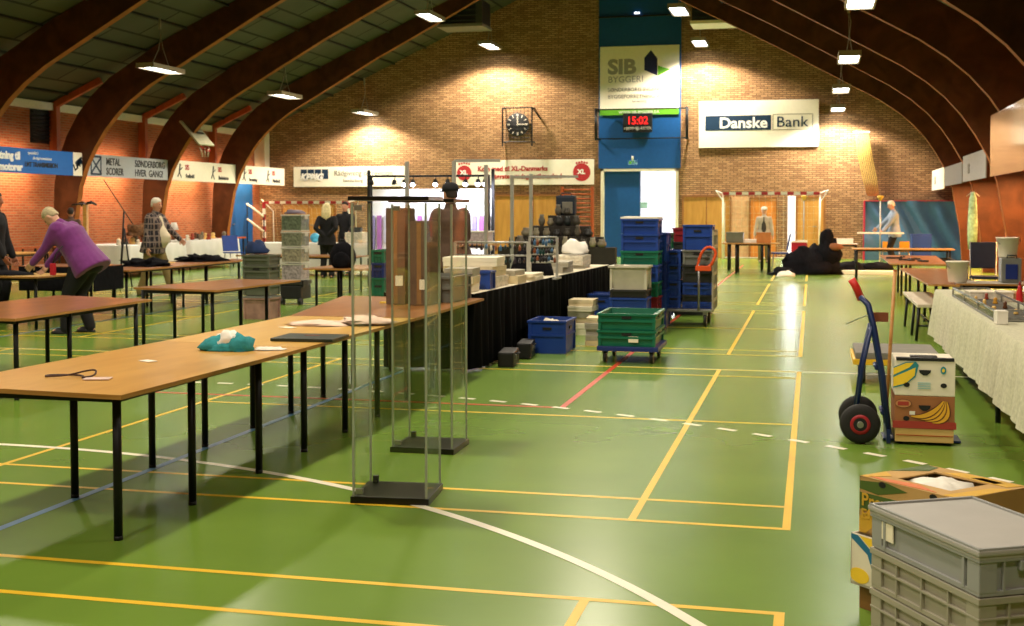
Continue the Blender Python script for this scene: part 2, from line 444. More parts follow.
# tube lights over the wall walk behind the banners
def tube_light(x, y, z, ly, e, col=(1,.66,.38), rot=(0,0,0)):
    l = bpy.data.lights.new('wall_tube_light', 'AREA'); l.shape = 'RECTANGLE'; l.size = .12; l.size_y = ly; l.energy = e; l.color = col
    o = bpy.data.objects.new('wall_tube_light', l); COL.objects.link(o); o.location = (x,y,z); o.rotation_euler = rot
for y in (26.4, 30.9, 35.3, 39.2, 22):
    tube_light(XL+.55, y, 2.95, 2.6, 50, rot=(0, math.radians(60), 0))
    tube_light(XL+.55, y, 2.75, 2.6, 85, rot=(0, math.radians(20), 0))
for y in (22.1, 26.5, 30.9, 35.3):
    tube_light(XR-.55, y, 2.3, 2.8, 400, col=(1,.48,.17), rot=(0, 0, 0))
w = bpy.data.worlds.new('world'); scene.world = w; w.use_nodes = True
w.node_tree.nodes['Background'].inputs[0].default_value = (.55,.65,.8,1); w.node_tree.nodes['Background'].inputs[1].default_value = .3
scene.view_settings.view_transform = 'Standard'; scene.view_settings.look = 'None'; scene.view_settings.exposure = 0; scene.view_settings.gamma = 1
scene.view_settings.use_curve_mapping = False
scene.cycles.transparent_max_bounces = 40; scene.cycles.max_bounces = 7; scene.cycles.use_denoising = True
scene.cycles.sample_clamp_indirect = 6
# ================================================================ TRESTLE-LEG TABLES
m_ply = wood_mat('honey_plywood', (192,140,56), (210,160,74), scale=1.6, stretch=(5,1,5), rough=.3, coat=.2)
m_ply2 = wood_mat('pale_plywood', (208,160,74), (222,178,92), scale=1.6, stretch=(5,1,5), rough=.3, coat=.2)
m_ply3 = wood_mat('brown_plywood', (142,88,44), (166,106,56), scale=1.6, stretch=(5,1,5), rough=.3, coat=.2)
m_red_ply = wood_mat('reddish_plywood', (140,86,42), (168,110,56), scale=1.4, stretch=(5,1,5), rough=.28, coat=.25)
m_edge = wood_mat('plywood_edge', (150,104,48), (172,124,62), scale=3, stretch=(1,1,20), rough=.5)
def table(label, corners, legs, m, z=.69, group='plywood tables on black legs', rails=True, legm=None, lr=.021, name='plywood_table'):
    """corners: top outline (world x,y, anticlockwise); legs: (x,y) foot points"""
    cx = sum(c[0] for c in corners)/len(corners); cy = sum(c[1] for c in corners)/len(corners)
    t = thing(name, label, 'table', (cx, cy, 0), 0, group)
    b = MB(); n = len(corners)
    lo = [b.bm.verts.new((x-cx, y-cy, z-.022)) for x, y in corners]; hi = [b.bm.verts.new((x-cx, y-cy, z)) for x, y in corners]
    b._f(hi); b._f(lo[::-1]); b.mi = 1
    for i in range(n): b._f([lo[i], lo[(i+1)%n], hi[(i+1)%n], hi[i]])
    part('tabletop', b, [m, m_edge], t)
    for x, y in legs:
        b = MB(); b.cyl((x-cx, y-cy, .012), (x-cx, y-cy, z-.022), lr, n=12); b.cyl((x-cx, y-cy, 0), (x-cx, y-cy, .02), lr*1.04, n=12)
        part('leg', b, legm or m_blackmetal, t)
    if rails and len(legs) >= 4:
        b = MB(); xs = [l[0] for l in legs]; ys = sorted(set(round(l[1], 1) for l in legs))
        for yy in ys:
            row = [l for l in legs if abs(l[1]-yy) < .12]
            if len(row) > 1: b.box(((row[0][0]+row[-1][0])/2-cx, (row[0][1]+row[-1][1])/2-cy, z-.042), (abs(row[0][0]-row[-1][0]), .03, .035))
        for xx in (min(xs), max(xs)): b.box((xx-cx, (ys[0]+ys[-1])/2-cy, z-.042), (.03, ys[-1]-ys[0], .035))
        part('under_frame', b, m_blackmetal, t)
    return t
def rect(x0, y0, x1, y1): return [(x0,y0),(x1,y0),(x1,y1),(x0,y1)]
def legs_of(x0, x1, ys): return [(x, y) for y in ys for x in (x0, x1)]
ZT = .714
# the long row in front: three tops end to end
_a, _b = PZ(121,395.3,ZT), PZ(0,388.6,ZT); _d = (_b-_a)/(_b.x-_a.x)
_c = _a + _d*(-4.13-_a.x); _e = PZ(305.4,347.6,ZT); _f = PZ(163,341,ZT)
table('honey plywood table nearest the camera, lanyard on top', [(_c.x,_c.y),(_a.x,_a.y),(_e.x,_e.y-.004),(_f.x,_f.y-.004)], legs_of(-3.87,-3.17,(5.18,5.9,6.71)), m_ply, z=ZT)
table('pale plywood table with cloths and black folder, second of the front row', [(_f.x,_f.y), (_e.x,_e.y), (-3.015, 9.21), (-4.065, 9.171)], legs_of(-3.87,-3.17,(7.38,8.1,8.76)), m_ply2, z=ZT)
table('brown plywood table behind the glass cabinets carrying brown cartons', [(-4.065, 9.2), (-3.015, 9.239), (-3.06, 11.47), (-4.5, 11.47)], legs_of(-3.95,-3.22,(9.6,10.3,11.3)), m_ply3, z=ZT)
0 and table('brown plywood table end beside the black draped counter', [(-4.104, 11.437), (-3.209, 11.437), (-3.209, 13.518), (-4.104, 13.518)], legs_of(-4.0,-3.45,(12.0,13.6)), m_ply3, z=ZT)
# second row of tables, further left
table('reddish plywood table at the left edge, empty', [(-7.5,8.7),(-6.2,8.66),(-6.27,10.9),(-7.5,11.2)], legs_of(-7.3,-6.33,(8.85,9.6,10.7)), m_red_ply)
table('empty reddish plywood table beside the grey bin stack', [(-7.45,12.55),(-6.3,12.32),(-6.22,14.4),(-7.17,14.4)], legs_of(-7.3,-6.45,(12.5,13.2,13.9)), m_red_ply)
p = [PZ(128,270,.69), PZ(256,259.5,.69)]
table('plywood table covered in black cloths behind the reddish table', [(-10.75,16.3),(-9.65,16.15),(-9.7,20.5),(-10.7,20.5)], legs_of(-10.5,-9.85,(16.4,17.1,18.1,18.9,20.1)), m_ply3)
m_blackcloth = mat('black_cloth', (18,18,22), rough=.95, var=.3, scale=14, bump=.4, spec=.1)

# ---------------------------------------------------------------- glass display cabinets
m_glass = glass_mat('clear_cabinet_glass', (.985,.992,.985,1))
m_gedge = mat('glass_edge', (150,157,138), rough=.25, var=.08)
m_cabblk = mat('black_brown_board', (13,11,10), rough=.28, var=.15)
m_cabtop = mat('black_board_top', (40,38,34), rough=.35, var=.2, scale=30)
def cabinet(label, loc, rz):
    t = thing('glass_display_cabinet', label, 'display cabinet', loc, rz, 'glass display cabinets')
    W, D, Hc = .425, .395, 1.63
    b = MB(); b.box((0,0,.0175), (W, D, .035), bev=.003); part('base', b, m_cabblk, t)
    b = MB(); b.box((0,0,Hc-.011), (W+.01, D+.01, .022), bev=.003); part('top', b, m_cabblk, t)
    g = .005; wi, di = W-.03, D-.03
    for nm, c, d in (('glass_door', (0,-di/2,Hc/2), (wi-.02,g,Hc-.075)), ('glass_back', (0,di/2,Hc/2), (wi-.012,g,Hc-.07)), ('glass_side', (-wi/2,0,Hc/2), (g,di,Hc-.07)), ('glass_side', (wi/2,0,Hc/2), (g,di,Hc-.07))):
        b = MB(); b.box(c, d)
        b.bm.faces.ensure_lookup_table()
        for f in b.bm.faces:
            f.normal_update()
            n = f.normal; thin = 0 if d[0] == g else 1
            f.material_index = 0 if abs(n[thin]) > .9 else 1
        part(nm, b, [m_glass, m_gedge], t)
    b = MB()
    for sx, sy in ((-1,-1),(1,-1),(-1,1),(1,1)): b.box((sx*wi/2, sy*di/2, Hc/2), (.011,.011,Hc-.07))
    part('glass_edge_strip', b, m_gedge, t, label='greenish glass edges at the corners')
    for z in (.06, Hc-.06):
        b = MB(); b.box((-wi/2+.03, -di/2+.012, z), (.04,.022,.03), bev=.003); part('hinge', b, m_steel, t)
    b = MB(); b.box((-wi/2+.035, di/2-.02, .055), (.03,.03,.04), bev=.004); part('corner_clip', b, m_dark, t)
    return t
cabinet('empty glass display cabinet on black base, nearer one, left of the yellow line', (-2.18, 6.345, 0), .1)
cabinet('empty glass display cabinet on black base, further one behind the nearer cabinet', (-2.42, 7.70, 0), .02)
# ================================================================ FAR WALL: DOORS, SIGNS
RX = (PI/2, 0, 0)
YW = YF
m_txt = mat('dark_lettering', (38,40,44), rough=.6, var=0)
m_grey_t = mat('grey_lettering', (112,108,100), rough=.6, var=0)
m_navy = mat('navy_print', (16,46,72), rough=.5, var=.05)
m_redprint = mat('red_print', (178,40,44), rough=.6, var=.08)
m_bluep = mat('blue_print', (20,96,176), rough=.5, var=.05)
m_greenp = mat('green_print', (96,168,40), rough=.5, var=.05)
m_whitep = mat('white_print', (238,238,232), rough=.5, var=0)
m_signw = mat('sign_board_white', (240,234,214), rough=.5, var=.03)
def wall_rect(px0, py0, px1, py1, y):
    a, c = PY(px0, py0, y), PY(px1, py1, y)
    return a.x, c.z, c.x-a.x, a.z-c.z                      # x left, z bottom, width, height
def far_sign(name, label, cat, r, y, m, t=.05):
    x, z, w, h = r
    o = thing(name, label, cat, (x, y, z))
    b = MB(); b.box((w/2, t/2, h/2), (w, t, h), bev=.008); part('board', b, m, o)
    return o, w, h
# double door: blue leaf shut, the other open to daylight
b = MB(); cx = (DX0+DX1)/2
for x in (DX0+.05, DX1-.05): b.box((x, YF+.1, DZ/2), (.1, .3, DZ))
b.box((cx, YF+.1, DZ-.04), (DX1-DX0, .3, .08))
d1 = struct('door_1', b, m_cream)
b = MB(); b.box(((DX0+cx)/2+.05, YF+.14, DZ/2-.04), (cx-DX0-.1, .06, DZ-.1), bev=.01); part('door_leaf', b, m_blue_wall, d1)
b = MB(); b.cyl((cx-.12, YF+.1, 1.05), (cx-.12, YF+.02, 1.05), .02); b.box((cx-.17, YF+.02, 1.05), (.13,.02,.025)); part('door_handle', b, m_steel, d1)
b = MB(); b.box(((DX1+cx)/2-.03, YF+.2, DZ/2-.04), (DX1-cx-.1, .02, DZ-.1)); part('bright_doorway', b, emis('daylight_door', (250,252,255), 1.7), d1)
b = MB(); b.box(((DX1+cx)/2-.55, YF+.17, 1.75), (.3,.012,.2)); part('door_sticker', b, mat('pale_sticker', (170,212,214), rough=.5), d1)
t = thing('wall_spotlight', 'tiny bright lamp on the dark ledge high on the blue panel', 'lamp', PY(637,13,YW-.12))
b = MB(); b.box((0,.05,.0),(.1,.12,.06),bev=.01); part('lamp_housing', b, m_dark, t); b = MB(); b.box((0,-.015,0),(.16,.02,.05)); part('lamp_glass', b, emis('small_lamp', (240,246,255), 5), t)
x_, z_, w_, h_ = wall_rect(598.5,13,679.5,14.5,YW-.09); b = MB(); b.box((x_+w_/2, YW-.09, z_),(w_,.06,.05)); struct('trim_21', b, m_dark)
# exit pictogram
e = thing('exit_sign', 'small green and white exit sign above the blue double door', 'sign', PY(632.5,165,YW-.06))
b = MB(); b.box((0,.03,.08), (.34,.06,.17), bev=.01); part('sign_box', b, emis('exit_glow', (196,236,222), 1.2), e)
b = MB(); b.box((-.07,-.003,.08), (.1,.006,.1)); b.lathe([(.001,0),(.022,.0),(.022,.006),(.001,.006)], (.02,-.006,.13), 10, 'y'); b.box((.03,-.003,.08),(.03,.006,.08),rot=(0,.4,0)); b.box((.1,-.003,.08),(.08,.006,.02)); part('running_figure', b, m_greenp, e)
b = MB(); b.cyl((0,.03,.16),(0,.03,.3),.05,n=8); part('lamp_bulb', b, m_white, e)
# sponsor board on the blue panel
s, w, h = far_sign('sponsor_sign', 'cream sponsor board with dark house logo above the digital clock', 'sign', wall_rect(600,47,679,108,YW-.1), YW-.1, m_signw)
m_lgrey = mat('light_grey_lettering', (158,153,144), rough=.6, var=0)
text_mesh('lettering', 'SIB', .66, m_lgrey, s, (.27, -.004, h-.9), RX, bold=.03, xs=1.12)
text_mesh('lettering', 'BYGGERI', .3, m_lgrey, s, (.27, -.004, h-1.2), RX, xs=1.0)
text_mesh('lettering', 'SØNDERBORG INGENIØR- &', .17, m_grey_t, s, (.27, -.004, h-1.5), RX, xs=1.0)
text_mesh('lettering', 'BYGGEFORRETNING A/S', .17, m_grey_t, s, (.27, -.004, h-1.73), RX, xs=1.0)
text_mesh('small_lettering', 'Sønderborg', .1, m_grey_t, s, (w/2, -.004, .22), RX, align='CENTER')
def poly_part(name, pts, m, parent, y=-.006):
    b = MB(); b.prism([(p[0], p[1]) for p in pts], .006, Matrix.Translation((0,y+.006,0)) @ Matrix.Rotation(PI/2, 4, 'X'))
    return part(name, b, m, parent)
u = w/79
poly_part('logo_house', [(u*44.5, h-u*12), (u*44.5, h-u*24), (u*57.5, h-u*30), (u*57.5, h-u*13), (u*51, h-u*4.5)], mat('navy_logo', (34,38,80), rough=.5, var=0), s)
poly_part('logo_shadow', [(u*58, h-u*30), (u*58, h-u*20), (u*70, h-u*24)], m_greenp, s)
b = MB(); b.box((w/2, 0, -.11), (w, .03, .19)); part('green_strip', b, m_greenp, s)
text_mesh('web_address', 'WWW.SIB-BYGGERI.DK', .13, m_whitep, s, (w/2, -.02, -.155), RX, align='CENTER')
# scoreboard
s, w, h = far_sign('scoreboard_clock', 'black digital scoreboard showing 15:02 in red on the blue panel', 'scoreboard', wall_rect(623,113.5,652,132,YW-.26), YW-.26, m_dark, .12)
text_mesh('red_digits', '15:02', .36, emis('red_led', (255,40,36), 2.4), s, (w/2, -.004, h-.36), RX, align='CENTER', bold=.004, xs=.9)
text_mesh('lettering', 'HJEMME', .13, m_whitep, s, (w*.27, -.004, h-.54), RX, align='CENTER'); text_mesh('lettering', 'GÆSTER', .13, m_whitep, s, (w*.73, -.004, h-.54), RX, align='CENTER')
text_mesh('period_digit', '0', .12, m_whitep, s, (w/2, -.004, .05), RX, align='CENTER')
# bar frame round the scoreboard and clock cage
s = thing('protective_bar_frame', 'thin dark bar frame standing off the wall around the scoreboard', 'frame', PY(596,139,YW-.5))
q = PY(687,108,YW-.5) - s.location; b = MB()
for z in (0, q.z): b.cyl((0,0,z),(q.x,0,z),.022,n=6)
part('bar', b, m_blackmetal, s); 
for x in (0, q.x):
    b = MB(); b.cyl((x,0,-.05),(x,0,q.z+.05),.05,n=8); b.cyl((x,0,q.z),(x,.5,q.z),.03,n=6); b.cyl((x,0,0),(x,.5,0),.03,n=6); part('side_post', b, m_blackmetal, s)
c = PY(517.5,124.5,YW-.14)
k = thing('wall_clock', 'round black wall clock with pale hands inside the wire cage', 'clock', c)
b = MB(); b.lathe([(.02,.12),(.38,.12),(.4,.06),(.4,.02),(.37,0),(.02,0)], (0,0,0), 28, 'y'); part('clock_face', b, m_dark, k)
for i in range(12):
    if i in (0, 3, 9, 6): continue
b = MB()
for i in range(12):
    a = PI*i/6; b.box((.31*math.sin(a), -.006, .31*math.cos(a)), (.03 if i%3 else .05,.01,.09), rot=(0,a,0))
part('hour_marks', b, m_cream, k)
b = MB(); b.box((.13,-.014,.0), (.3,.01,.04)); part('hour_hand', b, m_cream, k); b = MB(); b.box((0,-.018,.14), (.035,.01,.36)); part('minute_hand', b, m_cream, k)
k = thing('clock_cage', 'wire protective cage on the brick wall around the black clock', 'cage', PY(502.5,142,YW-.45))
q = PY(532,107.5,YW-.45) - k.location; b = MB()
for x in (0, q.x): b.cyl((x,0,-.15),(x,0,q.z),.03,n=6); b.cyl((x,0,q.z),(x+.0,.45,q.z),.02,n=6); b.cyl((x,0,.0),(x,.45,0),.02,n=6)
b.cyl((0,0,q.z),(q.x,0,q.z),.025,n=6); b.cyl((0,0,0),(q.x,0,0),.02,n=6)
part('cage_frame', b, m_blackmetal, k); b = MB()
for i in range(1, 8): b.cyl((q.x*i/8,0,0),(q.x*i/8,0,q.z),.007,n=5); b.cyl((0,0,q.z*i/8),(q.x,0,q.z*i/8),.007,n=5)
b.cyl((q.x,0,q.z),(q.x+.2,.45,q.z-.35),.025,n=6)
part('cage_wire', b, m_blackmetal, k)
# bank sign
s, w, h = far_sign('bank_sign', 'large white bank sign with navy bar on far brick wall', 'sign', wall_rect(699,101.5,818.5,146.5,YW-.1), YW-.1, m_signw)
u = w/119.5
b = MB(); b.box((u*39.5, -.004, h-u*22.5), (u*66, .012, u*15)); part('navy_bar', b, m_navy, s)
text_mesh('lettering', 'Danske', u*15.2, m_whitep, s, (u*20.5, -.012, h-u*27.6), RX, xs=1.06, bold=.012)
b = MB(); x0, x1, z0, z1 = u*74.5, u*113.5, h-u*30, h-u*14.6
for a, c_ in (((x0+x1)/2, z0), ((x0+x1)/2, z1)): b.box((a, -.004, c_), (x1-x0, .01, .03))
for a in (x0, x1): b.box((a, -.004, (z0+z1)/2), (.03, .01, z1-z0))
part('outline', b, mat('olive_outline', (170,164,140), var=0), s)
text_mesh('lettering', 'Bank', u*15.2, m_navy, s, (u*77.5, -.008, h-u*27.2), RX, xs=1.06)
# accountants' banner
s, w, h = far_sign('sponsor_banner', 'long white banner with four blue squares left of the lit stall', 'banner', wall_rect(293.5,167,406,186.5,YW-.1), YW-.1, m_signw, .03)
u = w/112.5
for i in range(4):
    b = MB(); b.box((u*(10.5+7.2*i), -.003, h-u*7), (u*6.2, .01, u*9)); part('blue_square', b, m_navy, s)
text_mesh('logo_lettering', 'KPMG', u*8.6, m_whitep, s, (u*6.8, -.01, h-u*12.6), RX, bold=.02, shear=.3, xs=.98)
text_mesh('lettering', 'Rådgivning og revision', u*7, m_grey_t, s, (u*41, -.004, h-u*8.5), RX, xs=.93)
text_mesh('small_lettering', 'Sønderborg', u*4.2, m_grey_t, s, (u*50, -.004, h-u*14.5), RX)
# market banner
s, w, h = far_sign('market_banner', 'white cloth banner with red lettering and red round emblems', 'banner', wall_rect(453.5,160.5,594,184.5,YW-.1), YW-.1, m_signw, .02)
u = w/140.5
for x, r in ((11, 7.5), (128.5, 8.6)):
    b = MB(); b.lathe([(.001,-.006),(u*r,-.006),(u*r,.0),(.001,.0)], (u*x, 0, h-u*12.5), 24, 'y', False); e = part('red_emblem', b, m_redprint, s)
    text_mesh('emblem_lettering', 'XL', u*6, m_whitep, e, (u*(x-4), -.01, h-u*14), RX, bold=.01)
    b = MB()
    for i in range(5): b.lathe([(.001,-.006),(u*1.1,-.006),(u*1.1,0),(.001,0)], (u*(x-5+2.5*i), 0, h-u*(3.6-.5*(2-abs(i-2)))), 8, 'y', False)
    part('emblem_dots', b, m_redprint, e)
text_mesh('lettering', 'Kom med til XL-Danmarks', u*6.4, m_redprint, s, (u*95, -.006, h-u*10.6), RX, align='RIGHT', bold=.008)
text_mesh('lettering', 'største søndag antikmarked', u*6.2, m_redprint, s, (u*109, -.006, h-u*18), RX, align='RIGHT', bold=.008)
# wooden double doors, wall bars, and the far right doors
def plank_door(i, px0, py0, px1, py1, label, m=m_ochre, split=True, y=YW-.04, kid=None):
    x, z, w, h = wall_rect(px0, py0, px1, py1, y); z = 0; h = PY(px0, py0, y).z
    b = MB(); b.box((x+w/2, y, h/2), (w, .06, h), bev=.01)
    o = struct('door_%d' % i, b, m); o['label'] = label
    b = MB()
    for xx in (x, x+w): b.box((xx, y-.02, h/2), (.06,.08,h))
    b.box((x+w/2, y-.02, h), (w, .08, .06))
    if split: b.box((x+w/2, y-.035, h/2), (.03,.02,h))
    part('frame', b, wood_mat('door_frame_wood', (130,84,40), (152,102,52)) if 'door_frame_wood' not in MATS else MATS['door_frame_wood'], o)
    b = MB(); b.box((x+w/2+.12, y-.06, 1.05), (.12,.03,.03)); b.cyl((x+w/2+.16,y-.06,1.05),(x+w/2+.16,y,1.05),.02,n=8); part('handle', b, m_steel, o)
    return o
plank_door(2, 283, 204, 336, 258, 'varnished wooden double door behind the left goal')
plank_door(3, 494, 195.5, 573, 250, 'varnished wooden doors behind the stalls')
plank_door(4, 683, 196.5, 730, 262, 'varnished wooden cupboard doors left of the striped goal')
plank_door(5, 797, 197, 824, 262, 'varnished wooden door right of the bright gap', split=False)
plank_door(6, 750, 198, 776.5, 262, 'orange lit wooden door behind the person in white hat', m=wood_mat('orange_lit_door', (204,126,52), (222,146,66), scale=1.2, stretch=(6,6,1)), split=False)  # lit look is put into the brighter, oranger wood colour
x, z, w, h = wall_rect(731, 197, 749, 262, YW-.03)
b = MB(); b.box((x+w/2, YW-.03, PY(731,197,YW).z/2), (w, .06, PY(731,197,YW).z)); struct('door_7', b, mat('pinkish_door', (206,164,120), rough=.4)); 
x, z, w, h = wall_rect(788, 196, 795, 263, YW-.03)
b = MB(); b.box((x+w/2, YW-.03, PY(788,196,YW).z/2), (w, .06, PY(788,196,YW).z)); o = struct('window_1', b, emis('daylight_gap', (255,250,240), 1.9)); o['label'] = 'bright daylight gap of the door ajar'
x, z, w, h = wall_rect(377, 207, 398, 262, YW-.03)
x, z, w, h = wall_rect(562, 199, 592, 250, YW-.3)
s = thing('wall_bars', 'dark wooden gym wall bars between the market banner and blue door', 'wall bars', (x, YW-.25, 0)); h = PY(562,187,YW).z
for xx in (0, w): 
    b = MB(); b.box((xx, 0, h/2), (.08, .2, h)); part('upright', b, m_post, s)
for i in range(15):
    b = MB(); b.cyl((0,-.06,.15+i*(h-.25)/14),(w,-.06,.15+i*(h-.25)/14),.022,n=8); part('rung', b, m_post, s)
# ---- goals, red and white striped
m_gred = mat('goal_red', (160,32,40), rough=.5, var=.05); m_net = mat('net_cord', (206,196,160), rough=.9)
def goal(label, pxl, pxr, pyt, y, posts=True):
    xl = PY(pxl, pyt, y).x; xr = PY(pxr, pyt, y).x; h = PY(pxl, pyt, y).z; w = xr-xl
    t = thing('handball_goal', label, 'goal', (xl, y, 0), 0, 'striped handball goals at the far wall')
    def striped(p, q, nm):
        b = MB(); p, q = Vector(p), Vector(q); L = (q-p).length; n = max(3, int(L/.2)); r = .05
        d = (q-p)/n
        for i in range(n):
            b.mi = i % 2
            c = p+d*(i+.5); sz = [abs(v)+1e-6 for v in d]; sz = [v if v > .02 else .09 for v in sz]; b.box(c, sz)
        part(nm, b, [m_gred, m_white], t)
    if posts: striped((0,0,0),(0,0,h),'post'); striped((w,0,0),(w,0,h),'post')
    else:
        for x in (0, w): b = MB(); b.cyl((x,.05,0),(x,.05,h),.03,n=8); part('post', b, m_cream, t)
    striped((0,0,h),(w,0,h),'crossbar')
    b = MB()
    for x in (0, w): b.tube([(x,0,h),(x+(.25 if x else -.25),.35,h+.1),(x,.75,h-.3),(x,.8,.02)], .02, 6)
    b.cyl((0,.8,.03),(w,.8,.03),.02,n=6); part('back_frame', b, m_white, t)
    b = MB()
    for i in range(1, 16): x = w*i/16; b.tube([(x,0,h),(x,.5,h-.2),(x,.8,.05)], .004, 4)
    for j in range(1, 10): z = h*j/10; b.tube([(0,.8-.3*z/h,z),(w,.8-.3*z/h,z)], .004, 4)
    part('net', b, m_net, t)
    return t
goal('red and white striped goal in front of the orange door', 723, 820, 193.5, 40.3, False)
goal('red and white striped goal at the left of the far wall', 264, 348, 202.5, 40.0)
# daylight falling in through the open door and gap
for px, py, e in ((658, 215, 160), (791, 225, 60)):
    l = bpy.data.lights.new('doorway_daylight', 'AREA'); l.shape = 'RECTANGLE'; l.size = 1.1 if px < 700 else .2; l.size_y = 2.6; l.energy = e; l.color = (.95,.97,1); l.specular_factor = 0
    o = bpy.data.objects.new('doorway_daylight', l); COL.objects.link(o); o.location = PY(px, py, YF-.12); o.rotation_euler = (-PI/2, 0, 0)

# ================================================================ BANNERS ON THE LONG WALLS
def side_sign(name, label, cat, y0, y1, z0, z1, m, x=-18.42, t=.03, right=False):
    o = thing(name, label, cat, (x, y0, z0), PI/2)             # local x runs along +Y
    b = MB(); b.box(((y1-y0)/2, t/2, (z1-z0)/2), (y1-y0, t, z1-z0), bev=.004); part('board', b, m, o)
    return o, y1-y0, z1-z0
s, w, h = side_sign('sponsor_banner', 'blue transmission banner with white end panel on left wall', 'banner', 24.42, 28.68, 2.46, 3.06, m_bluep)
b = MB(); b.box((w-.24,-.003,h/2), (.47,.01,h)); part('white_end_panel', b, m_signw, s)
text_mesh('logo_lettering', 'LMT', .24, m_txt, s, (w-.42,-.009,.12), (PI/2,-.5,0), bold=.012)
b = MB(); b.box((w-.22,-.01,.36), (.26,.006,.16), rot=(0,-.5,0)); part('logo_mark', b, m_navy, s)
text_mesh('lettering', 'atning til', .25, m_whitep, s, (1.6,-.004,.33), RX, align='RIGHT', bold=.012)
text_mesh('lettering', '-motorer', .25, m_whitep, s, (1.68,-.004,.06), RX, align='RIGHT', bold=.012)
text_mesh('small_lettering', 'specialist i', .1, m_whitep, s, (1.9,-.004,.47), RX); text_mesh('small_lettering', 'alle slags transmissioner', .1, m_whitep, s, (2.1,-.004,.35), RX, xs=.8)
text_mesh('lettering', 'LMT TRANSMISSION', .16, m_txt, s, (1.78,-.004,.17), RX, bold=.006, xs=.92); text_mesh('small_lettering', 'Tlf. 74 42 00 00', .09, m_whitep, s, (2.1,-.004,.05), RX) if False else None
s, w, h = side_sign('sponsor_banner', 'grey banner with hourglass logo on the left brick wall', 'banner', 28.78, 33.02, 2.46, 3.05, mat('banner_grey', (176,182,188), rough=.6, var=.03))
b = MB(); x0, x1, z0, z1, k = .22, .72, .07, .53, .05
for z in (z0, z1): b.box(((x0+x1)/2,-.003,z), (x1-x0,.01,k))
for sg in (1, -1): b.box(((x0+x1)/2,-.003,.3), (math.hypot(x1-x0,z1-z0),.01,k), rot=(0,sg*math.atan2(z1-z0,x1-x0),0))
b.box((x0+.02,-.003,.3),(.04,.01,.5)); b.box((x1-.02,-.003,.3),(.04,.01,.5))
part('hourglass_logo', b, m_navy, s)
for tx, x, z in (('METAL', .95, .33), ('SCORER', .95, .07), ('SØNDERBORG', 2.4, .33), ('HVER  GANG!', 2.4, .07)):
    text_mesh('lettering', tx, .27, m_txt, s, (x,-.004,z), RX, xs=.86 if len(tx) < 8 else .92, bold=.004)
def club_sign(label, y0, y1, items):
    s, w, h = side_sign('club_banner', label, 'banner', y0, y1, 2.46, 3.07, m_signw)
    for i, (sub) in enumerate(items):
        x = w*(.12+.5*i)
        b = MB(); b.lathe([(.001,-.006),(.045,-.006),(.045,0),(.001,0)], (x+.04,0,.47), 10, 'y', False); b.box((x+.01,-.003,.33),(.07,.006,.2),rot=(0,.2,0)); b.box((x+.1,-.003,.36),(.17,.006,.035),rot=(0,-.5,0)); b.box((x-.06,-.003,.18),(.16,.006,.045),rot=(0,-.9,0)); b.box((x+.06,-.003,.17),(.17,.006,.045),rot=(0,1.0,0))
        part('player_silhouette', b, m_txt, s)
        text_mesh('red_initials', 'SfS', .22, m_redprint, s, (x+.34,-.004,.34), RX, bold=.004); text_mesh('lettering', sub, .16, m_txt, s, (x+.38,-.004,.1), RX, bold=.006)
club_sign('white club banner, fodbold and badminton, between wall arches', 33.18, 37.42, ['Fodbold', 'Badminton'])
club_sign('white club banner, svømning and håndbold, in the far left corner', 37.58, 41.28, ['Svømning', 'Håndbold'])
# right side boards between the arches
XS = XC+10.98
def right_sign(label, y0, y1, z0, z1, m, txt=None, x=None):
    o = thing('hanging_banner', label, 'banner', (x or XS, y1, z0), -PI/2)
    w, h = y1-y0, z1-z0
    b = MB(); b.box((w/2, .015, h/2), (w, .03, h), bev=.004); part('board', b, m, o)
    if txt: text_mesh('lettering', txt, h*.5, m_grey_t, o, (w*.25,-.004,h*.3), RX, bold=.01)
    return o
right_sign('small pale banner in the far right corner above blue mat', 37.6, 41.25, 2.2, 2.82, m_signw, 'SfS')
right_sign('dull grey banner between the two furthest right arches', 33.2, 37.4, 2.26, 2.8, mat('shaded_banner', (108,108,106), rough=.5))  # the banner's shade is put into its dull grey base colour
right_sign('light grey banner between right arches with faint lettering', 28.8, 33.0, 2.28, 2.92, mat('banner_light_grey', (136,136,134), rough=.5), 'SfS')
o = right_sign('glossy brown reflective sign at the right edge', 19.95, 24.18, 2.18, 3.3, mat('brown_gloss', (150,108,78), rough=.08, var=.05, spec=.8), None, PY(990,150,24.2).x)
# ventilation boxes under the roof
for px, py, lab, w in ((436, 27, 'dark ventilation box with pale sill under left roof slope', 1.5), (689.5, 23.5, 'dark ventilation box with pale sill beside the ridge', 1.35)):
    p = PY(px, py, 37.85); t = thing('ventilation_box', lab, 'ventilation', p)
    b = MB(); top = roof_z(p.x+w/2)-p.z-.1
    b.box((w/2,.7,.05), (w,1.2,.1), bev=.01); part('sill', b, m_cream if px > 600 else mat('grey_sill', (120,118,108)), t)
    b = MB(); b.box((w/2,.72,.1+top/2), (w-.1,1.1,top)); part('box_body', b, m_dark, t)
    b = MB(); 
    for i in range(5): b.box((w/2-.05,.16,.2+i*.17), (w-.35,.03,.05), rot=(.5,0,0))
    part('louvre', b, m_blackmetal, t)
    b = MB(); b.box((w-.12,.14,.1+top/2),(.22,.06,top)); part('side_frame', b, mat('dark_grey_frame', (64,64,60)), t)
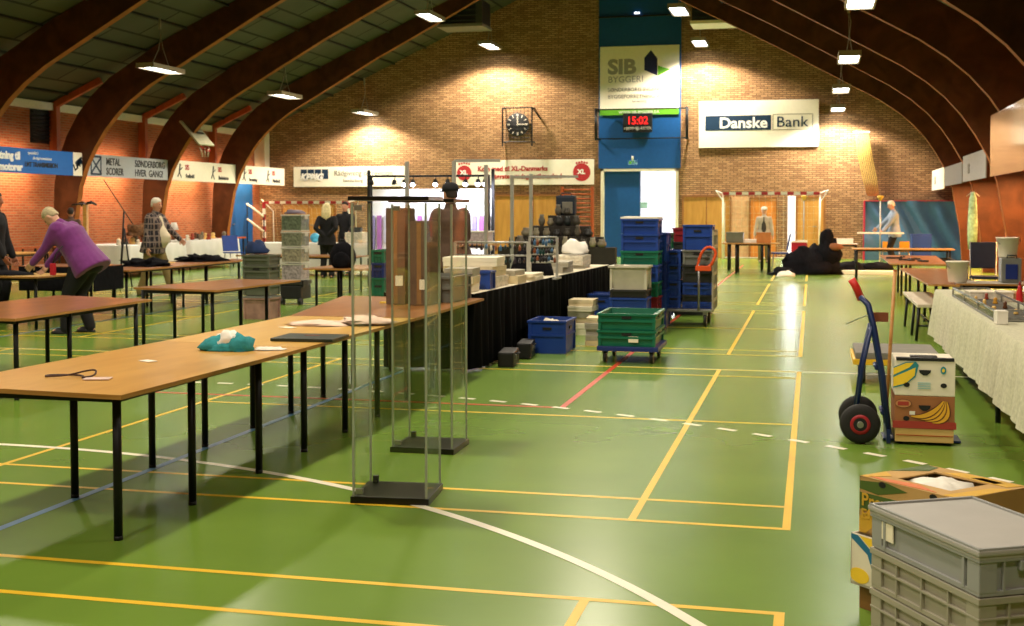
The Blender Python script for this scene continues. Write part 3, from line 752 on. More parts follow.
# wall ventilator, loudspeaker panel, railing
t = thing('wall_vent', 'black louvred vent high on left brick wall above the blue banner', 'vent', (XL+.02, 27.85, 3.3), PI/2)
b = MB(); b.box((.43,.04,.5),(.9,.06,1.0)); part('vent_frame', b, m_blackmetal, t); b = MB()
for i in range(9): b.box((.43,-.01,.1+i*.1),(.76,.05,.02),rot=(.6,0,0))
part('slat', b, m_dark, t)
p = PX(197,137,-17.6)
t = thing('basketball_hoop', 'tilted pale basketball backboard folded up by the second arch', 'basketball hoop', p, (0,0,PI/2))
b = MB(); b.box((0,0,.1),(.8,.05,.95),rot=(-.75,0,-.1),bev=.01); part('backboard', b, mat('pale_khaki_board', (172,170,140)), t)
b = MB(); b.box((.0,-.1,.12),(.34,.02,.05),rot=(-.75,0,-.1)); b.box((.15,-.08,.02),(.05,.02,.24),rot=(-.75,0,-.1)); part('target_mark', b, m_blackmetal, t)
b = MB(); b.tube([(.2*math.cos(a)-.05, -.28+.2*math.sin(a)*.6, -.32+.1*math.sin(a)) for a in [2*PI*k/14 for k in range(14)]], .014, 6, closed=True); part('ring', b, m_redprint, t)
b = MB()
for k in range(8): a = 2*PI*k/8; b.tube([(.2*math.cos(a)-.05,-.28+.12*math.sin(a),-.32),(.12*math.cos(a)-.05,-.28+.08*math.sin(a),-.6)],.006,4)
part('net', b, m_net, t)
b = MB(); b.tube([(0,.05,.25),(.1,.3,.42),(.15,.5,.5)],.03,6); b.tube([(0,.05,0),(.1,.35,.4)],.025,6); part('folding_arm', b, m_blackmetal, t)
t = thing('wooden_railing', 'low wooden railing with dark balusters along left brick wall', 'railing', (XL+.75, 24, 0))
b = MB(); b.box((0,6.9,.66),(.12,15.2,.05)); part('handrail', b, m_post, t)
for i in range(31):
    b = MB(); b.box((0,-.6+i*.5,.32),(.035,.035,.64)); part('baluster', b, m_blackmetal, t)
t = thing('stair_handrail', 'two pale slanting handrails on dark posts before the left corner door', 'handrail', PY(247,232,39.2))
for dz in (0, .52):
    b = MB(); b.tube([(0,0,.45+dz),(.62,0,.02+dz)], .04, 8); part('rail', b, m_cream, t)
for x in (0, .62):
    b = MB(); b.cyl((x,.03,-t.location.z),(x,.03,1.0-.7*x),.02,n=8); part('post', b, m_blackmetal, t)
b = MB(); b.box((-18.0, 39.6, .18),(1.6,1.4,.36)); b.box((-17.9,38.8,.09),(1.4,.5,.18)); o = struct('trim_20', b, m_ochre); o['label'] = 'wooden corner step'
b = MB(); b.box((XL+.04, 39.6, 1.3),(.08,1.9,2.6),bev=.01); o = struct('door_8', b, m_blue_wall); b = MB(); b.box((XL+.1,39.0,1.1),(.04,.14,.03)); part('handle', b, m_steel, o)
# yellow net, mat, poles at the far right
p = PY(855,132,YW-.4); q = PY(868,196,YW-.4)
t = thing('hanging_ball_net', 'yellowish net hanging in a narrow sash on the far wall', 'net', (p.x, YW-.4, q.z))
b = MB(); hh = p.z-q.z
for i in range(8):
    x = i*.045; b.tube([(x*1.2,0,hh),(x*1.3+.12,.03*math.sin(i),hh*.6),(x*1.3+.27,.02,hh*.25),(x+.42,0,0)], .018, 5)
part('net_strand', b, mat('yellow_net', (196,164,84), rough=.9), t); b = MB(); b.box((.2,.0,hh),(.5,.06,.05)); part('hook_bar', b, m_cream, t)
p0, p1 = PY(864,201,41.0), PY(957,258,41.0)
t = thing('crash_mat', 'big blue gym crash mat leaning upright with a red edge', 'gym mat', (p0.x, 41.0, 0))
W, Hh = 3.08, p0.z
b = MB(); n = 34; kk = 14
from mathutils import noise as _n
vs = [[b.bm.verts.new((W*i/n, -.3-.13*_n.noise(Vector((i*.3+j*.28, j*.1, 2)))*1.4-.05*math.sin(i*.8+j*.55), Hh*j/kk)) for i in range(n+1)] for j in range(kk+1)]
for j in range(kk):
    for i in range(n):
        f = b._f([vs[j][i],vs[j][i+1],vs[j+1][i+1],vs[j+1][i]]); f.smooth = True
b.box((W/2,-.02,Hh/2),(W-.02,.4,Hh-.02)); part('cover', b, mat('slate_blue_vinyl', (84,126,172), rough=.38, var=.06), t)
b = MB(); b.box((.0,-.22,Hh/2),(.05,.3,Hh)); b.box((W/2,-.22,Hh+.0),(W,.3,.03)); part('red_piping', b, mat('red_vinyl', (190,44,74), rough=.5), t)
for px, y, lab in ((804, 38.0, 'thin pale pole with yellow top left of the blue mat'), (880.5, 36.0, 'thin pale pole with yellow top in front of the blue mat')):
    p = PY(px, 196, y); t = thing('net_post', lab, 'pole', (p.x, y, 0))
    b = MB(); b.cyl((0,0,0),(0,0,p.z-.1),.02,n=8); part('pole', b, m_alu, t)
    b = MB(); b.lathe([(.02,-.14),(.09,-.02),(.09,.0),(.02,.02)], (0,0,p.z), 10); part('pole_cap', b, mat('yellow_cap', (222,180,70)), t)
    b = MB(); b.box((0,0,.03),(.5,.4,.06),bev=.01); part('foot', b, m_cream, t)
b = MB(); a_, c_ = PZ(842,274,0), PZ(962,276,0); b.box((0,0,.05),(c_.x-a_.x,.35,.1),bev=.02)
solo('floor_beam', b, m_cream, 'long low cream beam lying on floor before the blue mat', 'beam', ((a_.x+c_.x)/2, (a_.y+c_.y)/2, 0))
# ================================================================ GOODS: CRATES, BINS, COUNTER, STALLS
def plastic(n, c, **k): return mat(n, c, rough=k.pop('rough', .42), var=k.pop('var', .1), scale=6, **k)
P_BLUE = plastic('blue_crate_plastic', (26,62,142)); P_GREEN = plastic('green_crate_plastic', (12,104,78)); P_RED = plastic('red_crate_plastic', (128,22,34))
P_GREY = plastic('grey_crate_plastic', (112,114,108)); P_DARK = plastic('dark_crate_plastic', (42,42,40)); P_DBLUE = plastic('deep_blue_plastic', (18,40,108))
P_OLIVE = plastic('olive_grey_plastic', (88,92,78)); P_CLEAR = plastic('milky_clear_plastic', (190,186,166), spec=.5)
def crate(label, loc, dims, m, rz=0, group=None, name='storage_crate', cat='crate', ribs=3, rim=.02, taper=.94, lid=None, fill=None, holes=True, band=True, tag_=None):
    w, d, h = dims
    t = thing(name, label, cat, loc, rz, group)
    b = MB(); k = taper; th = .012
    def ring(z, s, ww, dd): return [(-ww/2*s,-dd/2*s,z),(ww/2*s,-dd/2*s,z),(ww/2*s,dd/2*s,z),(-ww/2*s,dd/2*s,z)]
    lo = [b.bm.verts.new(p) for p in ring(0, k, w, d)]; hi = [b.bm.verts.new(p) for p in ring(h, 1, w, d)]
    li = [b.bm.verts.new(p) for p in ring(th, k, w-2*th, d-2*th)]; hii = [b.bm.verts.new(p) for p in ring(h, 1, w-2*th, d-2*th)]
    b._f(lo[::-1]); b._f(li)
    for i in range(4):
        j = (i+1) % 4
        b._f([lo[i],lo[j],hi[j],hi[i]]); b._f([li[j],li[i],hii[i],hii[j]]); b._f([hi[i],hi[j],hii[j],hii[i]])
    for sx in (-1,1):
        for sy in (-1,1): b.box((sx*w/2*.975, sy*d/2*.975, h/2), (.03,.03,h*.96))
    if ribs:
        for i in range(1, ribs+1):
            x = -w/2 + w*i/(ribs+1)
            for sy in (-1,1): b.box((x*.97, sy*(d/2*.975), h*.45), (.012,.02,h*.86))
            y = -d/2 + d*i/(ribs+1)
            if i <= 2:
                for sx in (-1,1): b.box((sx*(w/2*.975), y*.97, h*.45), (.02,.012,h*.86))
    part('body', b, m, t)
    b = MB()
    for z, o in ([(h-.012, rim)] + ([(h*.55, rim*.6)] if band else [])):
        for sy in (-1,1): b.box((0, sy*(d/2+o/2-.004), z), (w+2*o, o+.008, .022))
        for sx in (-1,1): b.box((sx*(w/2+o/2-.004), 0, z), (o+.008, d, .022))
    part('rim', b, m, t)
    if holes:
        for sx in (-1, 1):
            b = MB(); b.box((sx*(w/2+.004), 0, h*.76), (.012,.11,.03), bev=.004); part('hand_hole', b, m_dark, t)
        b = MB(); b.box((-.0, -d/2-.004, h*.76), (.1,.012,.028), bev=.004); part('hand_hole', b, m_dark, t)
    if lid:
        b = MB(); b.box((0,0,h+.012), (w+.035,d+.035,.024), bev=.006); b.box((0,0,h+.026),(w-.05,d-.05,.01)); part('lid', b, lid, t)
    if fill:
        b = MB(); b.blob((0,0,h*.55), (w*.46,d*.46,h*.42), seed=len(label), amp=.3); part('contents', b, fill, t)
    if tag_:
        b = MB(); b.box((tag_[0], -d/2-.008, tag_[1]), (tag_[2],.006,tag_[3])); part('paper_label', b, m_cream, t)
    return t
m_wrap = mat('white_paper_goods', (214,206,186), rough=.7, var=.25, scale=22)
# green crate pair on a dolly in the aisle
gy = 12.45
t = thing('crate_dolly', 'dark castor dolly under the green crates in the aisle', 'dolly', (-1.81, gy+.36, 0))
b = MB(); b.box((0,0,.15),(.63,.78,.05),bev=.01); part('deck', b, P_DBLUE, t)
for sx in (-1,1):
    for sy in (-1,1):
        b = MB(); b.cyl((sx*.24-.016,sy*.3,.062),(sx*.24+.016,sy*.3,.062),.062,n=16); b.box((sx*.24,sy*.3,.115),(.05,.07,.03)); part('castor', b, m_dark, t)
crate('lower green crate with white paper label on the blue dolly', (-1.82,gy+.36,.175), (.57,.74,.165), P_GREEN, tag_=(.07,.075,.1,.06), group='green crates on the dolly', ribs=0)
crate('upper green crate on the blue dolly in the aisle', (-1.82,gy+.36,.342), (.57,.74,.17), P_GREEN, group='green crates on the dolly', ribs=0)
# tall stack behind it
sy_ = 15.6
def PYx(px, y): return PY(px, 250, y).x
def stack(items, pxl, pxr, y, depth=.42, z0=None, group=None):
    """items bottom to top: (py_bottom, py_top, material, label, kwargs)"""
    x0, x1 = PYx(pxl, y), PYx(pxr, y); w = x1-x0; cx = (x0+x1)/2
    zprev = None
    for pb, pt, m, lab, kw in items:
        za = PY((pxl+pxr)/2, pb, y).z if zprev is None else zprev
        if z0 is not None and zprev is None: za = z0
        zb = PY((pxl+pxr)/2, pt, y).z; zprev = zb+.002
        kw = dict(kw); lidm = kw.get('lid'); top = zb - (.03 if lidm else 0); zprev = zb+.006 if lidm else zprev
        crate(lab, (cx, y+depth/2, za), (w-.045, depth, max(.05, top-za)), m, group=group, **kw)
FR = dict(ribs=2)
stack([(315,298,P_BLUE,'blue crate at the foot of the stack, under a dark crate',dict(ribs=0,holes=False)),
       (298,290,P_DARK,'shallow dark crate beneath the milky tub',dict(ribs=0,band=False,holes=False)),
       (290,266,P_CLEAR,'milky translucent tub heaped with pale goods in the crate stack',dict(ribs=0,band=False,taper=.86,holes=False,fill=m_wrap,rim=.03,name='storage_tub',cat='tub'))], 609, 648, 15.3, z0=.02, group='crates stacked in the aisle')
stack([(315,297,P_RED,'dark red crate at the foot of the tall stack',FR),(297,282,P_GREEN,'green crate half hidden behind the milky tub, on red crate',dict(ribs=0,holes=False)),
       (282,265,P_BLUE,'blue crate behind the milky tub, under the green one',dict(ribs=0,holes=False)),
       (265,251,P_GREEN,'green crate in the tall stack, above the milky tub',dict(ribs=0)),
       (251,234,P_BLUE,'blue crate second from top of the tall stack',dict(ribs=0)),
       (234,216.5,P_BLUE,'topmost blue crate of tall stack with white lid',dict(ribs=0,lid=m_white))], 620, 659, 15.85, z0=.0, group='crates stacked in the aisle')
stack([(317,290,P_BLUE,'tall dark blue bin just right of the tall crate stack, lower',dict(ribs=0,holes=False)),(290,262,P_DBLUE,'tall dark blue bin right of the tall crate stack, middle',dict(ribs=0,holes=False)),(262,233,P_BLUE,'tall blue bin right of the tall crate stack, upper',dict(ribs=0,holes=False))], 655, 667, 16.35, z0=.0, depth=.5, group='crates stacked in the aisle')
# platform trolley with a cage side
t = thing('platform_trolley', 'low metal platform trolley loaded with crates in the aisle', 'trolley', (-1.80, 17.0, 0))
b = MB(); b.box((0,0,.22),(1.02,.78,.035),bev=.008); part('platform', b, m_steel, t)
for sx in (-1,1):
    for s2 in (-1,1):
        b = MB(); b.cyl((sx*.42-.02,s2*.3,.09),(sx*.42+.02,s2*.3,.09),.09,n=16); part('wheel', b, m_dark, t)
        b = MB(); b.box((sx*.42,s2*.3,.175),(.06,.1,.06)); part('fork', b, m_steel, t)
b = MB()
for yy in (-.35,-.12,.12,.35): b.cyl((.52,yy,.22),(.52,yy,1.3),.014,n=6)
for i in range(6): b.box((.52,0,.35+i*.18),(.02,.72,.05))
part('cage_side', b, mat('beige_rail', (168,160,136), rough=.5), t)
b = MB(); b.cyl((.34,-.42,.22),(.34,-.42,.86),.016,n=8); part('handle_pole', b, m_steel, t)
b = MB(); pts = [(.32,-.42,.80),(.49,-.42,.80),(.57,-.42,.98),(.54,-.42,1.05),(.47,-.42,1.08),(.40,-.42,1.04),(.35,-.42,.94)]; b.tube(chaikin(pts+[pts[0]],1)[:-1], .02, 8, closed=True); b.box((.40,-.42,.79),(.21,.04,.07),bev=.01); part('orange_grip', b, plastic('orange_plastic', (224,84,34)), t, label='orange loop handle')
zd = .24
stack([(318,302,P_BLUE,'blue crate at bottom of the right trolley stack',dict(ribs=2)),(302,295,P_DARK,'dark shallow crate low in the right trolley stack',dict(ribs=0,band=False,holes=False)),(295,283,P_BLUE,'blue crate in the middle of right trolley stack',dict(ribs=2)),
       (283,265,P_DARK,'black crate in the right trolley stack under the grey one',dict(ribs=0)),(265,250,P_GREY,'grey crate in the right trolley stack behind the orange handle',dict(ribs=0)),(250,225,P_BLUE,'deep blue crate on top of the right trolley stack',dict(ribs=0))], 682, 713, 16.75, z0=zd, group='crates on the platform trolley', depth=.4)
stack([(318,296,P_BLUE,'blue crate at bottom of the left trolley stack',dict(ribs=0)),(296,281,P_BLUE,'blue crate second from bottom of left trolley stack',dict(ribs=2)),(281,264,P_BLUE,'blue crate third in the left trolley stack',dict(ribs=0)),(264,250.5,P_BLUE,'blue crate on top of the left trolley stack',dict(ribs=2))], 666, 681.5, 16.75, z0=zd, group='crates on the platform trolley', depth=.45)
stack([(318,250,P_DBLUE,'tall dark blue bin at the back of the trolley',dict(ribs=0,holes=False,band=False)),(250,233,P_GREEN,'green crate at the back, left of blue topmost trolley crate',dict(ribs=0))], 660, 671, 17.75, z0=.0, group='crates behind the trolley')
stack([(318,242,P_DARK,'dark bin behind the right trolley stack',dict(ribs=0,holes=False)),(242,228,P_RED,'wide dark red crate behind the deep blue topmost crate',dict(ribs=0))], 672, 713, 18.5, z0=.0, group='crates behind the trolley')
# ---------------- black draped counter
CX0, CX1, CY0, CY1, CZ = -4.0, -3.06, 11.55, 18.3, .75
m_drape = mat('black_drape_fabric', (10,11,12), rough=.95, var=.3, scale=5, spec=.1, stretch=(8,8,.6))
t = thing('draped_counter', 'long market counter skirted in black cloth', 'counter', (CX1-.13, CY0, 0), -.036)
b = MB(); b.box((-.46, 3.38, CZ-.015),(.92,6.76,.03),bev=.006); part('counter_top', b, mat('cream_counter_cloth', (206,198,174), rough=.9), t)
b = MB(); n = 160
def fold(i): return .022*math.sin(i*1.25)+.014*math.sin(i*.53+1)
rowt = []; 
path = [(-.92+.92*k/18, 0) for k in range(19)] + [(0, 6.76*k/n) for k in range(1, n+1)]
for z, amp in ((CZ, .15), (CZ-.2, .7), (.35, 1.0), (.012, 1.4)):
    rowt.append([b.bm.verts.new((x + (fold(i)*amp+.02 if y > 0 or i == 18 else 0), y - (fold(i)*amp+.02 if i < 19 else 0), z)) for i, (x, y) in enumerate(path)])
for A, B in zip(rowt, rowt[1:]):
    for i in range(len(A)-1):
        f = b._f([A[i],A[i+1],B[i+1],B[i]]); f.smooth = True
part('black_skirt', b, m_drape, t)
for x, y in ((-.85,.1),(-.85,6.6),(-.1,6.6)):
    b = MB(); b.cyl((x,y,0),(x,y,CZ-.03),.02,n=8); part('leg', b, m_blackmetal, t)
# things in front of the counter
crate('blue crate on the floor by the black counter, pale goods on top', (-2.79,13.4,0), (.4,.55,.36), P_BLUE, ribs=0, fill=m_wrap, group='blue crates by the counter')
crate('small blue crate on floor further along black counter', (-2.79,16.9,0), (.38,.4,.42), P_BLUE, ribs=0, group='blue crates by the counter')
m_case = mat('black_case_leather', (13,13,13), rough=.5, var=.2)
for i, (x, y, w, d, h) in enumerate(((-2.97,12.1,.16,.5,.15),(-2.95,12.8,.15,.5,.17))):
    t = thing('carry_case', ['black carrying case with metal catches nearest the counter end', 'black carrying case between the first case and blue crate'][i], 'case', (x,y,0), .12)
    b = MB(); b.box((0,0,h/2),(w,d,h),bev=.02); part('case_body', b, m_case, t)
    for yy in (-.1,.1):
        b = MB(); b.box((w/2+.006,yy,h*.6),(.012,.03,.05)); part('catch', b, m_steel, t)
    b = MB(); b.tube([(w/2,-.06,h*.8),(w/2+.025,-.05,h*.8),(w/2+.025,.05,h*.8),(w/2,.06,h*.8)],.008,6); part('carry_handle', b, m_case, t)
def flat_stack(n, loc, dims, lab, group, name='flat_box', cat='box', m=None, jit=.03, rz=0):
    ord_ = ['bottom', 'second from bottom', 'third from bottom', 'fourth from bottom', 'fifth from bottom', 'sixth from bottom', 'seventh']
    z = loc[2]; x, y, _ = loc
    for i in range(n):
        w, d, h = dims[0]*(1+random.uniform(-.12,.06)), dims[1]*(1+random.uniform(-.1,.05)), dims[2]*(1+random.uniform(-.2,.3))
        t = thing(name, lab % (('topmost' if i == n-1 else ord_[i])), cat, (x+random.uniform(-jit,jit), y+random.uniform(-jit,jit), z), rz+random.uniform(-.08,.08), group)
        mm = random.choice([m_cream, m_wrap, mat('grey_card', (168,162,146), rough=.8), mat('ivory_card', (214,198,160), rough=.8)]) if m is None else m
        b = MB(); b.box((0,0,h*.42),(w*.98,d*.98,h*.84)); part('box_base', b, mm, t)
        b = MB(); b.box((0,0,h*.74),(w,d,h*.5),bev=.004); part('box_lid', b, mm, t)
        z += h + .001
flat_stack(6, (-2.8,15.35,0), (.32,.36,.075), 'pale flat carton on floor stack by black counter, %s', 'cartons stacked on the floor by the counter')
flat_stack(5, (-2.46,14.2,0), (.18,.36,.07), 'small pale carton on floor pile left of green crates, %s', 'cartons left of the green crates')
# goods on the counter: white boxes
flat_stack(3, (-3.4,11.85,CZ), (.32,.4,.075), 'cream box in near counter pile, %s', 'cream boxes at the near end of the counter', jit=.015)
flat_stack(2, (-3.55,12.0,1.02), (.8,.45,.06), 'long cream flat box above the near pile, %s', 'cream boxes at the near end of the counter', jit=.01) if False else None
flat_stack(3, (-3.5,12.75,CZ), (.6,.5,.1), 'large cream box in second counter pile, %s', 'cream boxes at the near end of the counter', jit=.015)
crate('upright deep blue box between the cream boxes on counter', (-3.27,12.3,CZ), (.14,.2,.19), P_BLUE, ribs=0, holes=False, band=False, name='blue_box', cat='box')
flat_stack(2, (-3.28,13.4,CZ), (.3,.4,.07), 'ivory box left of the jewellery rack, %s', 'ivory boxes by the jewellery rack', jit=.01)
flat_stack(2, (-3.3,14.1,CZ), (.42,.5,.04), 'flat display tray under the jewellery rack, %s', 'flat trays on the counter')
flat_stack(2, (-3.3,15.9,CZ), (.46,.6,.06), 'flat pale tray right of the black bag on counter, %s', 'flat trays on the counter')
flat_stack(3, (-3.28,17.2,CZ), (.44,.6,.06), 'flat pale box at the far counter end, %s', 'flat boxes at the far counter end')
t = solo('cloth_bundle', MB().blob((0,0,0),(.2,.18,.2),seed=4,amp=.35,flat=0), m_white, 'white plastic wrapped bundle on boxes at far counter end', 'bundle', (-3.25,17.2,.955))
solo('shoulder_bag', MB().blob((0,0,0),(.26,.22,.34),seed=9,amp=.25,flat=0), m_blackcloth, 'black bag slumped on the counter right of the jewellery rack', 'bag', (-3.4,15.1,CZ))
# jewellery racks hung with small pieces
def jewel_rack(lab, pxl, pxr, y, pys, group, piece_lab, nper):
    xl, xr = PY(pxl,260,y).x, PY(pxr,260,y).x; w = xr-xl; zt = PY(pxl, pys[0], y).z-CZ
    t = thing('jewellery_rack', lab, 'display rack', (xl, y, CZ))
    for x in (0, w):
        b = MB(); b.box((x,0,zt/2),(.03,.03,zt)); b.box((x,0,.01),(.05,.3,.02)); part('upright', b, m_alu, t)
    zs = []
    for py in pys:
        z = PY(pxl, py, y).z-CZ; zs.append(z); b = MB(); b.cyl((0,0,z),(w,0,z),.012,n=8); part('rail', b, m_alu, t)
    cols = [(120,64,30),(16,54,50),(26,22,24),(40,30,40),(60,48,38),(60,96,130),(190,180,160),(30,26,28),(24,40,44)]
    for j, z in enumerate(zs[:-1] if len(zs) > 2 else zs):
        for i in range(nper):
            c = random.choice(cols); mm = mat('trinket_%d_%d_%d' % c, c, rough=.3, var=.2)
            L = random.uniform(.07,.11); x = xl + w*(i+.7)/(nper+.4)
            b = MB(); b.cyl((0,0,-.015),(0,0,-L*.45),.004,n=4); b.lathe([(.004,-L*.3),(.014,-L*.45),(.02,-L*.8),(.012,-L),(.002,-L)],(0,0,0),8)
            b.tube([(.012*math.cos(a), .0, .0+.014*math.sin(a)) for a in [2*PI*k/8 for k in range(8)]], .003, 4, closed=True)
            solo('hanging_pendant', b, mm, piece_lab, 'pendant', (x, y-.006, CZ+z-.0), group=group)
jewel_rack('white metal rack of hanging pendants on the counter', 530, 557, 14.3, (237,246,254,262), 'pendants on the right rack', 'small pendant hanging on a rail of the right jewellery rack', 9)
jewel_rack('long low white rack of hanging trinkets behind the cream boxes', 455, 528, 14.6, (242,255), 'trinkets on the long rack', 'small trinket hanging on the long low rack', 15)
# stepped display of pots behind
t = thing('stepped_display', 'dark stepped display crowded with pots and figurines', 'display', (-4.5, 20.3, 0))
for i, (w, h) in enumerate(((2.0,.95),(1.5,1.12),(1.0,1.3),(.5,1.48))):
    b = MB(); b.box((.35, .18*i, h/2),(w,.2,h),bev=.01); part('step', b, mat('dark_step_cloth', (52,48,42), rough=.9), t)
potc = [(62,58,50),(96,90,78),(40,40,40),(120,112,92),(30,36,38),(150,142,120),(80,64,44)]
k = 0
wd = ['pot', 'jar', 'bowl', 'vase']
for i, (h, n, x0, x1) in enumerate(((.95,11,-5.0,-3.3),(1.12,7,-4.8,-3.55),(1.3,5,-4.55,-3.8),(1.48,2,-4.3,-4.0))):
    for j in range(n):
        x = x0+(x1-x0)*(j+.5)/n; r = random.uniform(.05,.085); hh = random.uniform(.12,.2); c = random.choice(potc); mm = mat('pot_%d_%d_%d' % c, c, rough=.35, var=.25)
        b = MB(); b.lathe([(r*.6,0),(r*.95,hh*.25),(r,hh*.5),(r*.6,hh*.8),(r*.7,hh),(r*.55,hh),(r*.4,hh*.75)],(0,0,0),12)
        solo('ceramic_pot', b, mm, 'small dark pot crowded on the stepped display', 'pot', (x, 20.24+.18*i, h+.002), group='pots on the stepped display')
t = thing('travel_bag', 'dark blue upright bag on top of the stepped display with pale panel', 'bag', (-4.12, 20.95, 1.48))
b = MB(); b.box((0,0,.17),(.34,.2,.34),bev=.04); part('bag_body', b, mat('navy_bag', (24,36,52), rough=.7), t); b = MB(); b.box((.04,-.105,.13),(.18,.02,.2),bev=.005); part('front_panel', b, mat('grey_panel', (120,116,104)), t); b = MB(); b.tube([(-.1,0,.33),(-.08,0,.38),(.08,0,.38),(.1,0,.33)],.012,6); part('carry_strap', b, m_dark, t)
t = thing('glassware_box', 'clear low box of small glassware left of the stepped display', 'box', (-5.6,20.0,1.0))
b = MB(); b.box((0,0,.1),(.75,.4,.2),bev=.01); part('box_body', b, mat('lilac_clear_plastic', (170,160,166), rough=.3, var=.35, scale=30), t); b = MB(); b.box((0,0,.21),(.78,.43,.02)); part('box_lid', b, m_white, t)
table('narrow side table carrying the clear glassware box', rect(-6.05,19.7,-5.15,20.25), legs_of(-5.95,-5.25,(19.75,20.2)), m_ply2, z=1.0, group='stall tables')
# aluminium stall frame
t = thing('stall_frame', 'open frame of slim aluminium posts around the jewellery stall', 'stall frame', (0,0,0))
for px, pt, y in ((407,161.5,17.0),(454,161,17.0),(486,165,17.6),(512,175,19.4),(531,174,19.4)):
    q = PY(px, pt, y); b = MB(); b.box((q.x, y, q.z/2),(.05,.05,q.z)); part('post', b, m_alu, t)
a_, c_ = PY(454,161,17.0), PY(500,163,17.0); b = MB(); b.box(((a_.x+c_.x)/2,17.0,a_.z),(c_.x-a_.x,.04,.04)); part('top_rail', b, m_alu, t)
a_, c_ = PY(512,177,19.4), PY(578,178,19.4); b = MB(); b.box(((a_.x+c_.x)/2,19.4,a_.z),(c_.x-a_.x,.04,.04)); part('top_rail', b, m_alu, t)
# lit stall with spot rail
SY = 24.5
a_, c_ = PY(369,190,SY), PY(493,190,SY)
t = thing('lit_stall_backdrop', 'brightly lit white stall wall hung with coloured lengths', 'stall wall', (a_.x, SY, 0))
W = c_.x-a_.x; zt = PY(430,189,SY).z
b = MB(); b.box((W/2,.05,zt/2),(W,.06,zt)); part('back_panel', b, mat('bright_white_panel', (250,250,252), rough=.7, var=.02), t)
for x in (0, W): 
    b = MB(); b.box((x,.0,zt/2+.2),(.06,.06,zt+.4)); part('upright', b, m_dark, t)
hc = [(150,140,190),(120,150,190),(200,196,214),(176,150,200),(60,150,120),(176,110,180),(150,180,210),(90,90,150)]
n = 18
for i in range(n):
    cc = hc[(i*5+i//3) % len(hc)]; x = W*(i+.6)/(n+.2); L = random.uniform(.55,.8)
    b = MB(); b.box((x,-.03,zt-.55-L/2),(W/n*.62,.05,L),bev=.01); part('hanging_length', b, mat('stripe_%d_%d_%d' % cc, cc, rough=.6), t)
b = MB(); b.box((W/2,-.12,zt-1.0-.42),(W,.3,.04)); part('shelf', b, m_white, t)
zr = PY(430,176,SY-.9).z; a2, c2 = PY(368,176,SY-.9), PY(489,177,SY-.9)
t = thing('spotlight_rail', 'dark lighting rail with a row of bright spotlights over the stall', 'light rail', (a2.x, SY-.9, zr))
W2 = c2.x-a2.x; b = MB(); b.cyl((0,0,0),(W2,0,0),.022,n=8); part('rail', b, m_blackmetal, t)
for x in (.03, W2-.03):
    b = MB(); b.cyl((x,.1,-zr+.0),(x,.1,.02),.03,n=8); part('stand', b, m_blackmetal, t)
bulb = emis('spot_bulb', (226,230,255), 16)
for px in (405,413.5,436,448,466,478.5,485.5,395,372):
    x = PY(px,176,SY-.9).x-a2.x; lit = px > 400
    b = MB(); b.cyl((x,0,0),(x,-.02,-.08),.012,n=6); b.lathe([(.03,0),(.045,-.03),(.055,-.1),(.05,-.1),(.02,-.04)],(x,-.04,-.07),12); h_ = part('spot_head', b, m_dark, t)
    if lit:
        b = MB(); b.lathe([(.001,.05),(.035,.04),(.052,.0),(.035,-.04),(.001,-.05)],(x,-.05,-.165),12); part('bulb', b, bulb, h_)
for px in (405, 436, 466, 485):
    q = PY(px,186,SY-.7); l = bpy.data.lights.new('stall_spot', 'SPOT'); l.energy = 60; l.spot_size = math.radians(120); l.spot_blend = .6; l.shadow_soft_size = .05; l.color = (.82,.84,1)
    o = bpy.data.objects.new('stall_spot', l); COL.objects.link(o); o.location = q; o.rotation_euler = (math.radians(52),0,0)
# goods under and around the lit stall, seen through the glass
stack([(300,278,P_GREEN,'green crate at bottom behind the glass cabinets',FR),(278,263,P_DBLUE,'dark blue crate between two green crates behind the glass',FR),(263,250,P_GREEN,'green crate upper one behind the glass cabinets',FR)], 371, 385, 15.5, z0=.2, group='crates behind the glass')
m_bc = wood_mat('brown_carton_board', (84,62,48), (106,80,60), scale=1.2, stretch=(1,1,5), rough=.6)
def tall_carton(lab, px0, px1, pyt, y, d=.3):
    x0, x1 = PZ(px0,300,.69).x*y/PZ(px0,300,.69).y, PZ(px1,300,.69).x*y/PZ(px1,300,.69).y; h = PY(px0, pyt, y).z-ZT
    t = thing('tall_carton', lab, 'box', ((x0+x1)/2, y+d/2, ZT+.001)); w = x1-x0
    b = MB(); b.box((0,0,h/2),(w,d,h),bev=.006); part('carton_body', b, m_bc, t)
    b = MB(); b.box((0,-.01,h+.004),(w*.98,d*.9,.008)); part('top_flap', b, m_bc, t)
    b = MB(); b.box((0,-d/2-.002,h/2),(.04,.003,h*.98)); part('parcel_tape', b, mat('brown_tape', (142,104,66), rough=.25), t)
    b = MB(); b.box((w*.2,-d/2-.004,h*.25),(.07,.003,.09)); part('paper_label', b, m_cream, t)
tall_carton('tall narrow brown carton on the brown table behind the near glass cabinet', 386, 405, 209, 10.5)
tall_carton('shorter wide brown carton on the brown table behind the glass cabinets', 408, 430, 222, 10.45)
crate('long grey crate on the brown table behind the glass cabinets', (-3.36,11.1,ZT+.002), (.36,.6,.24), P_GREY, ribs=0, holes=False, tag_=(-.2,.15,.03,.08))
crate('brown box beside the grey crate on the brown table', (-4.0,10.85,.69), (.3,.36,.2), mat('brown_box_card', (120,92,66), rough=.8), ribs=0, holes=False, band=False, name='storage_box', cat='box') if False else None
